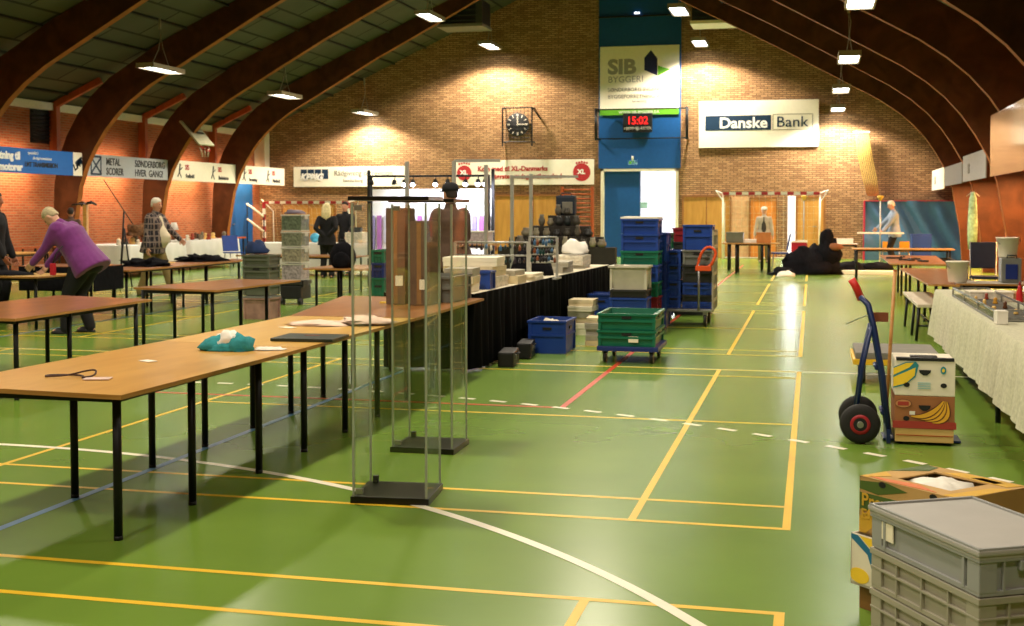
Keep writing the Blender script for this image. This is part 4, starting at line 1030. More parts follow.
for (px, py), lab in (((386,303), 'yellow star shaped leaf on the brown table by the cabinets'),):
    q = PZ(px, py, ZT); b = MB(); pts = []
    for i in range(10): a = PI*i/5; r = .07 if i % 2 == 0 else .03; pts.append((r*math.cos(a), r*math.sin(a)))
    b.prism(pts, .012); solo('yellow_leaf', b, mat('yellow_leaf_paper', (240,210,90), rough=.6), lab, 'ornament', (q.x,q.y,ZT+.001), (.0,0,.3))
# ================================================================ LEFT MID-GROUND
# bins behind the second table row
def bin_stack(): pass
stack([(322,296,mat('pinkish_clear_plastic', (150,116,104), rough=.35, var=.3, scale=8),'pinkish clear tub at the bottom of grey bin stack',dict(ribs=0,band=False,lid=P_GREY,holes=False)),
       (296,279,P_OLIVE,'olive grey bin above the pinkish tub',dict(ribs=0)),(279,266,P_OLIVE,'olive grey bin second from top, under a dark blue cloth bin',dict(ribs=0)),(266,255,P_OLIVE,'topmost olive grey bin carrying the dark blue cloths',dict(ribs=0,holes=False))], 242, 270, 16.3, z0=0, group='olive bins left of the clear tub stack', depth=.36)
q = PY(256,255,16.45)
solo('folded_cloth', MB().blob((0,0,0),(.16,.15,.2),seed=21,amp=.4,flat=0), mat('dark_blue_cloth', (28,46,84), rough=.95, var=.3), 'dark blue cloth heaped on the olive bins', 'cloth', (q.x, 16.48, q.z+.02))
tc = [mat('tub_goods_%d' % i, c, rough=.4, var=.55, scale=26, detail=8) for i, c in enumerate(((150,140,140),(138,132,112),(112,116,96),(92,104,84)))]
def clear_tub(lab, loc, dims, m, lidm):
    w, d, h = dims
    t = thing('clear_storage_tub', lab, 'tub', loc, 0, 'clear tubs on the black chest')
    b = MB(); b.box((0,0,h*.46),(w*.94,d*.94,h*.9),bev=.02); part('goods', b, m, t)
    b = MB(); b.box((0,0,h*.93),(w,d,.025),bev=.006); b.box((0,0,.01),(w*.95,d*.95,.02)); part('tub_lid', b, lidm, t)
    b = MB()
    for sx in (-1,1): b.box((sx*(w/2-.005),-.0,h*.8),(.03,.14,.06),bev=.005)
    part('clip', b, lidm, t)
m_lid = plastic('milky_lid', (188,186,172))
xx0, xx1 = PYx(277.5,18.9), PYx(305.5,18.9); wT = (xx1-xx0)*.76; cT = (xx0+xx1)/2-.06; ztab = [PY(291,p,18.9).z for p in (281,263.5,247.5,231.5,214)]
t = thing('rolling_chest', 'black chest on castors under the clear tubs', 'chest', (cT, 19.2, 0))
b = MB(); b.box((0,0,(ztab[0]+.08)/2-.03),(wT*1.0,.42,ztab[0]-.16),bev=.03); part('chest_body', b, m_dark, t)
b = MB(); b.box((0,0,ztab[0]-.035),(wT*1.05,.46,.07),bev=.015); part('chest_lid', b, P_DARK, t)
for sx in (-1,1):
    b = MB(); b.cyl((sx*wT*.42-.03,-.18,.06),(sx*wT*.42+.03,-.18,.06),.06,n=12); part('wheel', b, m_dark, t)
    b = MB(); b.box((sx*wT*.53,-.1,.35),(.05,.2,.12),bev=.01); part('side_handle', b, m_dark, t)
for i, w_ in enumerate(('lowest', 'second from bottom', 'third from bottom', 'topmost')):
    clear_tub('clear storage tub full of small things, %s of the stack' % w_, (cT, 19.2, ztab[i]+.002), (wT, .36, ztab[i+1]-ztab[i]-.004), tc[i], m_lid)
q = PY(291,213,19.2); solo('plastic_bag', MB().blob((0,0,0),(.17,.14,.07),seed=5,amp=.4,flat=0), mat('violet_bag', (86,76,92), rough=.5, var=.3), 'crumpled violet grey bag on the topmost clear tub', 'bag', (cT,19.2,ztab[4]+.0))
# table with backpack
table('plywood table with a black backpack, behind the front row', [(-7.45,17.35),(-5.8,17.2),(-5.8,18.6),(-7.45,18.8)], legs_of(-7.3,-6.0,(17.5,18.4))+[(-6.9,17.5),(-6.7,18.5)], m_red_ply)
t = thing('backpack', 'large black rounded backpack standing on the plywood table', 'backpack', (PZ(334,269,.69).x, 17.6, .69), .2)
b = MB(); b.blob((0,0,.16),(.2,.14,.24),seed=2,amp=.1,flat=-.16); part('bag_body', b, m_blackcloth, t); t.location.z = .69
for ch in t.children: ch.location.z = .0+.0
b = MB(); b.blob((.0,-.12,.12),(.13,.06,.13),seed=3,amp=.1); part('front_pocket', b, m_blackcloth, t)
b = MB(); b.tube([(-.05,0,.38),(-.03,0,.43),(.03,0,.43),(.05,0,.38)],.01,6); part('top_loop', b, m_dark, t)
table('plywood table behind the backpack table near the clear tubs', [(-10.8,21.9),(-8.3,21.7),(-8.3,22.6),(-10.8,22.8)], legs_of(-10.6,-8.5,(22.0,22.6)), m_red_ply, z=.70)
# white-clothed tables along the left wall
m_wcloth = mat('white_tablecloth', (214,212,204), rough=.9, var=.06, scale=3)
def cloth_table(lab, x0, y0, x1, y1, z, drop, group='white clothed sale tables', cl='white cloth hanging to '):
    cx, cy = (x0+x1)/2, (y0+y1)/2
    t = thing('sale_table', lab, 'table', (cx,cy,0), 0, group)
    w, d = x1-x0, y1-y0
    b = MB(); b.box((0,0,z-.02),(w,d,.03)); part('tabletop', b, m_ply2, t)
    for sx in (-1,1):
        for sy in (-1,1):
            b = MB(); b.cyl((sx*(w/2-.1),sy*(d/2-.1),0),(sx*(w/2-.1),sy*(d/2-.1),z-.03),.02,n=8); part('leg', b, m_blackmetal, t)
    b = MB(); per = []
    for k in range(24): per.append((-w/2+w*k/24,-d/2))
    for k in range(40): per.append((w/2,-d/2+d*k/40))
    for k in range(24): per.append((w/2-w*k/24,d/2))
    for k in range(40): per.append((-w/2,d/2-d*k/40))
    rows = []
    for zz, o, am in ((z+.004,0,0),(z-.02,.012,.1),(z-drop*.5,.03,.6),(z-drop,.05,1)):
        rows.append([b.bm.verts.new((x*(1+2*(o+.015*am*math.sin(i*1.1))/w), y*(1+2*(o+.015*am*math.sin(i*1.1))/d), zz)) for i,(x,y) in enumerate(per)])
    for A, B in zip(rows, rows[1:]):
        for i in range(len(A)):
            f = b._f([A[i],A[(i+1)%len(A)],B[(i+1)%len(A)],B[i]]); f.smooth = True
    b._f(rows[0]); part('tablecloth', b, m_wcloth, t)
    return t
cloth_table('white clothed sale table behind the purple jacket along left wall', -16.6,25.6,-15.3,28.2,.76,.62)
cloth_table('white clothed sale table right of the plaid man along left wall', -17.0,29.3,-15.7,32.0,.78,.6)
cloth_table('white clothed table in front of the blonde person', -13.2,27.6,-11.2,28.6,.78,.6)
cloth_table('white clothed table with till left of the lit stall', -11.05,27.6,-9.0,28.6,.78,.62)
gc = [(206,150,50),(96,56,30),(220,210,190),(150,60,40),(60,50,40),(230,190,110),(120,110,90)]
def knick(x, y, z, lab, group, name='figurine', cat='ornament', s=1.0):
    c = random.choice(gc); mm = mat('knick_%d_%d_%d' % c, c, rough=.4, var=.2); r = random.uniform(.05,.09)*s; h = random.uniform(.12,.22)*s
    b = MB(); b.lathe([(r*.8,0),(r,h*.15),(r*.55,h*.5),(r*.8,h*.7),(r*.5,h*.95),(.003,h)],(0,0,0),10)
    solo(name, b, mm, lab, cat, (x,y,z), group=group)
for i in range(12): knick(-15.4-random.uniform(0,.9), 25.8+i*.2, .765, 'small ornament on the white table behind the purple jacket', 'ornaments on the near white table')
for i in range(12): knick(-15.7-random.uniform(0,.9), 29.4+i*.2, .785, 'small ornament on the white table right of plaid man', 'ornaments on the second white table')
solo('dried_bouquet', MB().blob((0,0,.2),(.3,.3,.26),seed=11,amp=.6,freq=3.5,flat=0), mat('dried_flowers', (88,58,28), rough=.95, var=.6, scale=18), 'brown dried bouquet on white table behind the purple jacket', 'bouquet', (-15.7,26.7,.765))
t = thing('table_lamp', 'small figurine lamp with pale shade beside the plaid man', 'lamp', (-16.75,30.3,.785))
b = MB(); b.lathe([(.09,0),(.05,.06),(.03,.2),(.03,.3)],(0,0,0),12); part('base', b, m_cream, t); b = MB(); b.lathe([(.13,.26),(.07,.46),(.06,.46),(.12,.26)],(0,0,0),14); part('lamp_shade', b, m_wcloth, t)
for i, (px, col) in enumerate(((304,(40,110,190)),(315,(70,170,210)))):
    q = PY(px,240,28.0); t = thing('globe_ball', ['deep blue ball on the white table before the blonde person', 'turquoise ball on the white table before the blonde person'][i], 'ball', (q.x,28.0,.785))
    b = MB(); b.lathe([(.003,0)]+[(.12*math.sin(PI*k/10), .12-.12*math.cos(PI*k/10)) for k in range(1,10)]+[(.003,.24)],(0,0,0),18); part('sphere', b, plastic('ball_%d' % i, col, var=.4), t)
t = thing('cash_box', 'pale cash register box on the white table at the stall', 'cash box', (-10.6,27.9,.785)); b = MB(); b.box((0,0,.13),(.45,.4,.26),bev=.02); part('box_body', b, m_wrap, t); b = MB(); b.box((0,-.05,.3),(.3,.1,.14),rot=(-.4,0,0),bev=.01); part('display', b, m_dark, t)
# plain tables and chair near the left wall
table('yellowish table near left brick wall behind the purple jacket', rect(-13.3,20.0,-11.9,21.4), legs_of(-13.2,-12.0,(20.1,21.3)), m_ply2, z=.76) if False else None
table('yellowish plywood table between the dark figure and purple jacket', rect(-16.6,20.6,-15.0,22.2), legs_of(-16.5,-15.1,(20.7,22.1)), m_ply2, z=.72)
table('dark draped low table at the left edge under the bending person', rect(-11.4,14.1,-9.75,15.0), legs_of(-11.3,-9.85,(14.2,14.9)), m_ply2, z=.70)
b = MB(); b.blob((.0,0,.0),(.55,.33,.06),seed=3,flat=0); solo('black_tablecloth', b, m_blackcloth, 'black cloth over the low table at left edge', 'cloth', (-10.65,14.48,.701))
t = thing('black_draped_table', 'small table draped in black just right of the purple jacket', 'table', (-10.2,16.1,0)); 
b = MB(); b.box((-.1,-.4,.76),(1.15,.75,.04),bev=.01); part('tabletop', b, m_red_ply, t); b = MB(); b.box((-.1,-.79,.6),(1.15,.02,.34)); b.box((.49,-.4,.6),(.02,.75,.34)); b.box((-.69,-.4,.6),(.02,.75,.34)); part('black_drape', b, m_blackcloth, t)
for x, y in ((-.6,-.7),(.4,-.7),(-.6,-.1),(.4,-.1)):
    b = MB(); b.cyl((x,y,0),(x,y,.74),.02,n=8); part('leg', b, m_blackmetal, t)
for px, py, r, sd, lab in ((146,264,(.36,.3,.1),4,'black cloth heap at the near end of plywood table'),(189,259,(.36,.4,.1),8,'black cloth heap at the middle of plywood table')):
    q = PZ(px,py+2,.69); solo('cloth_heap', MB().blob((0,0,.0),r,seed=sd,amp=.75,freq=4.5,flat=0,n=30,m=14), m_blackcloth, lab, 'cloth', (max(q.x,-10.25),q.y,.691))
q = PZ(170,263,.69); solo('yellow_note', MB().box((0,0,.006),(.16,.22,.01)), mat('yellow_paper', (226,196,120)), 'yellow paper slip between black cloth heaps', 'paper', (q.x,q.y,.691), (0,0,.4)) if q.x < -9.75 else None
t = thing('plastic_chair', 'blue plastic shell chair between white table and olive bins', 'chair', PZ(234,270,0), .9)
b = MB(); b.box((0,0,.46),(.44,.42,.03),bev=.012); part('seat', b, P_BLUE, t); b = MB(); b.box((0,.22,.7),(.44,.03,.42),rot=(-.2,0,0),bev=.014); part('backrest', b, P_BLUE, t)
for sx in (-1,1):
    for sy in (-1,1):
        b = MB(); b.cyl((sx*.17,sy*.16,.45),(sx*.21,sy*.21,0),.011,n=8); part('leg', b, m_steel, t)
t = thing('plant_stand', 'pale wooden upright with dark spread branch on top by left wall', 'stand', PX(86,236,-16.1).xy.to_3d())
b = MB(); b.box((0,0,.85),(.09,.09,1.7)); part('upright', b, wood_mat('pale_pine', (190,140,70),(210,164,92)), t)
b = MB(); b.box((0,0,.03),(.5,.5,.06)); part('foot', b, m_dark, t); b = MB()
for k in range(9): a = random.uniform(-.3,.3); sx = 1 if k % 2 else -1; b.tube([(0,0,1.7),(sx*.12,a*.3,1.73+random.uniform(-.02,.04)),(sx*random.uniform(.2,.3),a*.6,1.7+random.uniform(-.03,.05))],.022,5)
part('branch', b, m_dark, t)
t = thing('folding_easel', 'thin dark folded stand left of the plaid man', 'stand', PX(125,283,-13.6).xy.to_3d())
b = MB(); b.tube([(-.12,0,0),(0,0,1.55)],.018,6); b.tube([(.1,.1,0),(0,0,1.2)],.016,6); b.tube([(0,-.2,0),(0,0,1.2)],.016,6); part('tripod', b, m_blackmetal, t); b = MB(); b.box((0,0,.9),(.1,.1,.05)); part('collar', b, m_dark, t)
t = thing('leaning_pole', 'dark thin pole leaning on left brick wall under the grey hourglass banner', 'pole', PX(104,180,XL+.25)); e = PX(138,232,XL+.55)-t.location; e = e*(t.location.z/-e.z)*.985
b = MB(); b.cyl((0,0,0),tuple(e),.014,n=6); part('shaft', b, m_dark, t); b = MB(); b.cyl(tuple(e),tuple(e*1.01),.025,n=8); part('tip', b, m_dark, t)
# ---- small things on the front tables
m_teal = mat('teal_cloth', (44,134,140), rough=.95, var=.15, bump=.3, scale=30); m_pinkc = mat('pale_pink_cloth', (222,196,176), rough=.95, var=.12)
q = PZ(226,350,ZT)
t = thing('folded_garment', 'teal and white bunched cloth on the pale plywood table', 'cloth', (q.x,q.y,ZT+.001), .2)
b = MB(); b.blob((-.06,0,.0),(.1,.08,.085),seed=1,amp=.45,freq=3.2,flat=0); b.blob((.1,-.03,.0),(.075,.08,.1),seed=6,amp=.5,freq=3.2,flat=0); b.blob((.02,-.05,.0),(.12,.05,.05),seed=9,amp=.4,freq=4,flat=0); part('teal_cloth', b, m_teal, t)
b = MB(); b.blob((.02,.0,.04),(.08,.075,.075),seed=12,amp=.55,freq=3.5,flat=-.03); part('white_cloth', b, m_white, t)
q = PZ(268,350,ZT); solo('crumpled_napkin', MB().blob((0,0,.0),(.1,.05,.018),seed=7,amp=.6,freq=4,flat=0), m_white, 'flat white napkin right of the teal cloth', 'napkin', (q.x,q.y,ZT+.001), (0,0,.3))
a_, c_, d_ = PZ(283,341.5,ZT), PZ(325,343,ZT), PZ(308,332.5,ZT)
t = thing('folder', 'dark green folder lying flat by the pale pink cloth', 'folder', ((a_.x+d_.x)/2+.16,(a_.y+c_.y)/2+.17,ZT+.001), .05)
b = MB(); b.box((0,0,.011),(.42,.34,.02),bev=.004); part('cover', b, mat('dark_green_cover', (34,44,34), rough=.4), t); b = MB(); b.box((.0,.04,.0225),(.1,.04,.002)); part('cover_label', b, mat('reddish_label', (130,84,66)), t)
q = PZ(336,325,ZT); t = thing('spread_cloth', 'pale pink rumpled cloth spread beyond the dark folder', 'cloth', (q.x,q.y,ZT+.001), .1)
b = MB(); b.blob((-.12,0,.0),(.25,.16,.03),seed=15,amp=.5,freq=3.5,flat=0); b.blob((.18,.1,.01),(.22,.17,.05),seed=18,amp=.5,freq=3.5,flat=0); part('fabric', b, m_pinkc, t)
q = PZ(288,328,ZT); solo('note_card', MB().box((0,0,.003),(.12,.07,.004),bev=.001), m_cream, 'cream card left of the pink cloth on plywood', 'card', (q.x,q.y,ZT+.001), (0,0,-.4))
q = PZ(148,361.5,ZT); solo('paper_slip', MB().box((0,0,.0025),(.1,.06,.004),bev=.001), m_white, 'white slip in the middle of the nearest table', 'paper', (q.x,q.y,ZT+.001), (0,0,-.5))
q = PZ(75,378,ZT); t = thing('lanyard', 'dark cord lanyard with pale badge on the nearest table', 'lanyard', (q.x,q.y,ZT+.002), .0)
b = MB(); b.tube(chaikin([(.06,-.01,.004),(.0,.06,.005),(-.1,.06,.004),(-.18,.02,.004),(-.14,-.04,.006),(-.03,-.01,.012),(.03,.05,.03),(.08,.07,.035),(.1,.02,.01),(.05,-.02,.004)]),.005,6); part('cord', b, mat('brown_cord', (60,34,28)), t)
b = MB(); b.box((.14,-.02,.003),(.13,.085,.004),rot=(0,0,.3),bev=.001); part('badge', b, mat('pinkish_badge', (214,188,176), rough=.3), t)

# ================================================================ RIGHT SIDE
table('long yellowish table seen end-on before the blue mat', [(.9,29.0),(3.1,29.0),(3.1,29.8),(.9,29.8)], legs_of(1.0,3.0,(29.1,29.7)), m_ply, z=.70, group='tables along the right side')
table('brown table with small tools, middle of the right side', [PZ(890,263.5,.7).xy, PZ(948,264.5,.7).xy, PZ(936,255.8,.7).xy, PZ(880,255,.7).xy], legs_of(1.6,2.5,(21.6,22.5,23.6,24.5)), m_ply3, z=.70, group='tables along the right side')
table('brown table nearest the bucket on right side', [PZ(928,284,.7).xy, PZ(960,285,.7).xy, PZ(948,268.5,.7).xy, PZ(900,268,.7).xy], legs_of(1.55,1.95,(15.7,16.6,18.2,19.3)), m_ply3, z=.70, group='tables along the right side')
for i, (px, py) in enumerate(((893,259),(902,258),(908,261),(915,260),(922,262))):
    q = PZ(px,py,.7); b = MB(); b.cyl((-.12,0,.02),(.02,0,.02),.018,n=8); b.box((.09,0,.02),(.14,.05,.03),bev=.005); solo('hand_tool', b, m_dark, 'small dark tool lying on the middle brown table', 'tool', (q.x,q.y,.701), (0,0,i*1.3), group='tools on the middle table')
t = thing('bench', 'low bench with pale top and black legs near the lace table', 'bench', (1.40,16.5,0), 0)
b = MB(); b.box((0,0,.43),(.36,2.4,.04),bev=.01); part('seat', b, mat('pale_bench_top', (196,184,160), rough=.5), t)
for x in (-.14,.14):
    for y in (-1.0,-.3,.9):
        b = MB(); b.cyl((x,y,.41),(x*1.25,y-.05,0),.018,n=8); part('leg', b, m_blackmetal, t)
b = MB(); b.cyl((-.15,-1.02,.18),(.15,-1.02,.18),.012,n=8); b.cyl((0,-1.0,.2),(0,.9,.2),.012,n=8); part('stretcher', b, m_blackmetal, t)
# lace table
LX0, LX1, LY0, LY1, LZ = 1.24, 2.5, 6.2, 13.3, .75
m_lace = mat('cream_lace', (188,186,160), rough=.95, var=.16, scale=40, detail=8)
t = thing('lace_table', 'long sale table under a cream lace cloth at right edge', 'table', (LX0, LY0, 0)); w, d = LX1-LX0, LY1-LY0
b = MB(); b.box((w/2,d/2,LZ-.025),(w-.02,d-.02,.03)); part('tabletop', b, m_ply2, t)
for y in (.3, 3.4, 6.8):
    for x in (.1, w-.1):
        b = MB(); b.cyl((x,y,0),(x,y,LZ-.03),.02,n=8); part('leg', b, m_blackmetal, t)
b = MB(); N = 150; pth = [(w-w*k/20, d) for k in range(21)][::1] + [(0, d-d*k/N) for k in range(1, N+1)]
rows = []
for zz, o, am in ((LZ+.002,0,0),(LZ-.03,.015,.1),(LZ-.24,.035,.7),(LZ-.46,.055,1.1)):
    row = []
    for i, (x, y) in enumerate(pth):
        f_ = am*(.02*math.sin(i*.9)+.012*math.sin(i*.37)); zz2 = zz + (.012*math.sin(i*.9) if am > 1 else 0)
        row.append(b.bm.verts.new((x-(o+f_ if i >= 20 else 0), y+(o+f_ if i <= 20 else 0), zz2)))
    rows.append(row)
for A, B in zip(rows, rows[1:]):
    for i in range(len(A)-1):
        f = b._f([A[i],A[i+1],B[i+1],B[i]]); f.smooth = True
b.quad((0,0,LZ+.002),(w,0,LZ+.002),(w,d,LZ+.002),(0,d,LZ+.002))
part('lace_cloth', b, m_lace, t)
# wares on the lace table
m_clear = mat('greyish_acrylic', (150,150,140), rough=.15, var=.3, scale=12, spec=.7)
t = thing('display_case', 'long low glass display case with metal edges on lace table', 'display case', (1.29, 9.5, LZ+.004)); W, D, Hh = .3, 2.7, .08
b = MB(); b.box((W/2,D/2,.01),(W,D,.02)); part('tray', b, mat('dark_tray_lining', (74,70,62), rough=.9, var=.5, scale=14), t)
b = MB()
for x in (0,W): b.box((x,D/2,Hh/2),(.006,D,Hh))
for y in (0,D): b.box((W/2,y,Hh/2),(W,.006,Hh))
part('glass_wall', b, m_glass, t)
b = MB()
for x in (0,W):
    for z in (.01,Hh): b.box((x,D/2,z),(.014,D,.014))
    for y in (0,D/3,2*D/3,D): b.box((x,y,Hh/2),(.014,.014,Hh))
for y in (0,D):
    for z in (.01,Hh): b.box((W/2,y,z),(W,.014,.014))
part('metal_edge', b, m_steel, t)
for i in range(9): knick(1.38+.12*(i%2), 9.65+i*.27, LZ+.026, 'tiny trinket inside the long glass case', 'trinkets in the glass case', 'trinket', s=.32)
def carton(lab, loc, dims, m, rz=0, extra=None, name='carton', cat='box', group=None, lidm=None):
    w, d, h = dims; t = thing(name, lab, cat, loc, rz, group)
    b = MB(); b.box((0,0,h*.45),(w,d,h*.9),bev=.004); part('box_body', b, m, t)
    b = MB(); b.box((0,0,h*.92),(w*1.03,d*1.03,h*.16),bev=.004); part('box_lid', b, lidm or m, t)
    return t
def bucket(lab, loc, r, h, sq=True):
    t = thing('white_bucket', lab, 'bucket', loc, .1, 'white plastic buckets')
    b = MB(); pr = [(r*.8,0),(r*.84,.01),(r*.98,h*.93),(r*1.05,h*.94),(r*1.06,h),(r*.97,h),(r*.93,h*.94),(r*.78,.03),(.002,.03)]; b.lathe(pr,(0,0,0),24); part('bucket_body', b, mat('white_bucket_plastic', (226,220,202), rough=.35, var=.05), t)
    b = MB(); b.tube([(r*1.06*math.cos(a), r*1.06*math.sin(a)*.0-.0-r*1.0*math.sin(a)*.3-r*.3, h*.9-math.sin(a)*h*.35) for a in [PI*k/10 for k in range(11)]], .005, 5); part('wire_handle', b, m_steel, t)
def case(lab, loc, dims, rz=0):
    w, d, h = dims; t = thing('tool_case', lab, 'case', loc, rz); b = MB(); b.box((0,0,h/2),(w,d,h),bev=.015); part('case_body', b, P_GREY, t)
    b = MB(); b.box((0,-d/2-.006,h*.45),(w*.6,.012,h*.6),bev=.004); part('blue_front', b, P_DBLUE, t); b = MB(); b.tube([(-.05,-d/2,h),(-.05,-d/2,h+.03),(.05,-d/2,h+.03),(.05,-d/2,h)],.008,6); part('carry_handle', b, m_dark, t)
GX0 = PY(951,276,15.1).x+.06
table('grey topped table behind the lace table carrying buckets', rect(GX0,15.1,3.5,15.75), legs_of(GX0+.1,3.4,(15.2,15.65)), mat('grey_table_top', (150,146,134), rough=.5), z=.715, group='tables along the right side')
b = MB(); w_ = PY(995,284,15.15).x-PY(962,284,15.15).x; b.box((0,0,.26),(w_,.36,.52),bev=.02); b.box((0,0,.53),(w_+.03,.39,.03),bev=.006); solo('navy_storage_box', b, P_DBLUE, 'navy blue box under the grey topped table', 'box', ((PY(962,284,15.2).x+PY(995,284,15.2).x)/2+.02, 15.42, .0))
bucket('white bucket at the left end of the grey topped table', (PY(957.5,270,15.3).x, 15.3, .717), .125, .25)
q = PY(1010,262,15.45); case('tall grey case under the right white bucket', (q.x, 15.45, .717), (.22,.26,.29)); bucket('white bucket on the tall grey case at right', (PY(1007.5,250,15.45).x, 15.45, 1.01), .125, .235)
t = thing('folding_chair', 'navy padded chair back behind the white buckets', 'chair', (PY(985,255,21.6).x, 21.6, 0), 0); q = PY(985,242,21.8)
b = MB(); b.box((0,.0,.46),(.44,.42,.05),bev=.015); part('seat', b, mat('navy_upholstery', (20,28,50), rough=.9), t); b = MB(); b.box((0,.22,q.z-.22),(.4,.05,.44),bev=.02); part('backrest', b, MATS['navy_upholstery'], t)
for x in (-.2,.2):
    b = MB(); b.tube([(x,-.2,0),(x,-.18,.45),(x,.2,.46),(x,.24,q.z)],.013,6); part('chair_frame', b, m_steel, t); b = MB(); b.tube([(x,.24,0),(x,.2,.46)],.013,6); part('leg', b, m_steel, t)
q = PY(967,250,17.5)
a_, c_ = PZ(969,302,LZ), PZ(1006,302,LZ)
carton('long white box with blue edge behind the glass case', ((a_.x+c_.x)/2+.03,a_.y+.2,LZ+.004), (.36,.3,.085), m_wrap, .05)
carton('open brown carton with white tissue behind the white box', (1.9,11.75,LZ+.004), (.36,.3,.075), mat('kraft_card', (166,126,80), rough=.85), 0)
solo('tissue_paper', MB().blob((0,0,.0),(.13,.11,.07),seed=31,amp=.6,freq=3,flat=0), m_white, 'crumpled white tissue on the brown carton', 'tissue', (1.96,11.75,LZ+.085))
carton('big white wrapped bundle box at right edge behind the red bottle', (PZ(1016,286,LZ).x+.05,12.75,LZ+.004), (.26,.4,.14), m_wrap, .1)
q = PZ(1017,303,LZ); t = thing('red_bottle', 'red pointed squeeze bottle standing at right edge', 'bottle', (q.x+.02, q.y, LZ+.004)); b = MB(); b.lathe([(.028,0),(.03,.02),(.026,.09),(.016,.13),(.013,.15)],(0,0,0),14); part('bottle_body', b, plastic('red_bottle_plastic', (190,28,34)), t); b = MB(); b.lathe([(.013,.15),(.009,.175),(.003,.185)],(0,0,0),10); part('nozzle', b, P_RED, t)
q = PZ(999,325,LZ); carton('small white box on lace cloth in front of the glass case', (q.x+.02,q.y+.06,LZ+.004), (.075,.1,.095), m_white, .1)
t = thing('wire_tray', 'dark rimmed flat tray on the small white boxes', 'tray', (1.60,8.75,LZ+.102)); b = MB(); b.box((0,0,.012),(.4,.3,.02),bev=.004); part('tray_base', b, mat('kraft_tray', (130,106,76)), t); b = MB()
for sx in (-1,1): b.box((sx*.2,0,.025),(.012,.3,.04))
for sy in (-1,1): b.box((0,sy*.15,.025),(.4,.012,.04))
part('tray_rim', b, m_dark, t)
carton('second small white box supporting the flat tray', (1.72,8.8,LZ+.004), (.1,.12,.095), m_white, 0)
carton('black box with small colourful goods at the right edge', (PZ(1016,325,LZ).x+.06,8.25,LZ+.004), (.16,.24,.08), m_dark, 0, lidm=mat('mixed_goods', (110,80,50), var=.8, scale=40))
# hanging green-white garment on the arch
q = PY(973,192,29.6); t = thing('hanging_garment', 'green and white patterned garment hanging by the right arches', 'garment', (q.x,29.6,q.z-1.3)); b = MB(); b.lathe([(.09,0),(.11,.4),(.1,.8),(.08,1.15),(.03,1.3)],(0,0,0),12); part('fabric', b, mat('green_white_fabric', (150,186,150), rough=.9, var=.5, scale=9), t); b = MB(); b.tube([(-.14,0,1.2),(0,0,1.32),(.14,0,1.2)],.012,5); part('hanger', b, m_steel, t)
# hand truck with boxes
t = thing('hand_truck', 'dark blue hand truck with red grip and pneumatic wheels', 'hand truck', (.44, 8.72, 0))
m_hb = plastic('dark_blue_steel', (16,36,82), rough=.35); hz = PY(853,279,8.75).z
def frame_x(z): return .06 if z < .1 else .06-.145*(z-.1)/.75
for y in (-.14,.14):
    b = MB(); zt_ = hz-.12; b.tube([(.075,y,.06),(.03,y,.45),(-.03,y*.9,.78),(-.065,y*.6,.92),(-.115,y*.25,zt_)],.019,10); part('side_rail', b, m_hb, t)
b = MB()
for z in (.2,.5,.75): b.cyl((.06-.14*z,-.13,z),(.06-.14*z,.13,z),.014,n=8)
part('cross_bar', b, m_hb, t)
b = MB(); b.tube([(-.108,0,hz-.14),(-.145,0,hz-.05),(-.175,0,hz)],.026,10); part('grip', b, plastic('red_grip', (196,40,36)), t, label='red handle grip')
b = MB(); b.tube([(-.14,-.13,.16),(-.1,-.13,.5),(-.045,-.125,.78)],.013,8); b.tube([(-.14,.13,.16),(-.1,.13,.5),(-.045,.12,.78)],.013,8); part('brace', b, m_hb, t)
b = MB(); b.box((.29,.06,.012),(.5,.24,.012)); b.box((.07,0,.05),(.025,.34,.09)); part('toe_plate', b, m_hb, t)
b = MB(); b.cyl((-.115,-.24,.133),(-.115,.24,.133),.012,n=8); part('axle', b, m_steel, t)
m_tyre = mat('black_tyre', (26,25,24), rough=.75, var=.15)
for y in (-.2,.2):
    b = MB(); b.lathe([(.065,-.036),(.105,-.042),(.127,-.025),(.133,0),(.127,.025),(.105,.042),(.065,.036)],(-.115,y,.133),28,'y'); wo = part('tyre', b, m_tyre, t)
    b = MB(); b.lathe([(.002,-.024),(.03,-.024),(.034,-.034),(.066,-.04),(.066,.04),(.034,.03),(.002,.03)],(-.115,y,.133),24,'y'); part('red_rim', b, plastic('red_wheel_rim', (150,26,36)), wo)
    b = MB(); b.cyl((-.115,y-.05,.133),(-.115,y+.05,.133),.022,n=12); part('hub', b, m_steel, wo)
b = MB(); b.box((.0,0,.82),(.2,.02,.1)); part('paper_tag', b, mat('kraft_tag', (130,72,44)), t) if False else None
q = PY(872,266,8.75)
by = 8.54
t = thing('wooden_block', 'pale timber block under the banana boxes on hand truck', 'block', (.735, by+.2, .022)); b = MB(); b.box((0,0,.045),(.37,.4,.09),bev=.004); part('beam', b, wood_mat('pale_block', (196,160,96),(216,184,124)), t); b = MB(); b.box((0,-.201,.045),(.36,.004,.006)); part('groove', b, m_post, t)
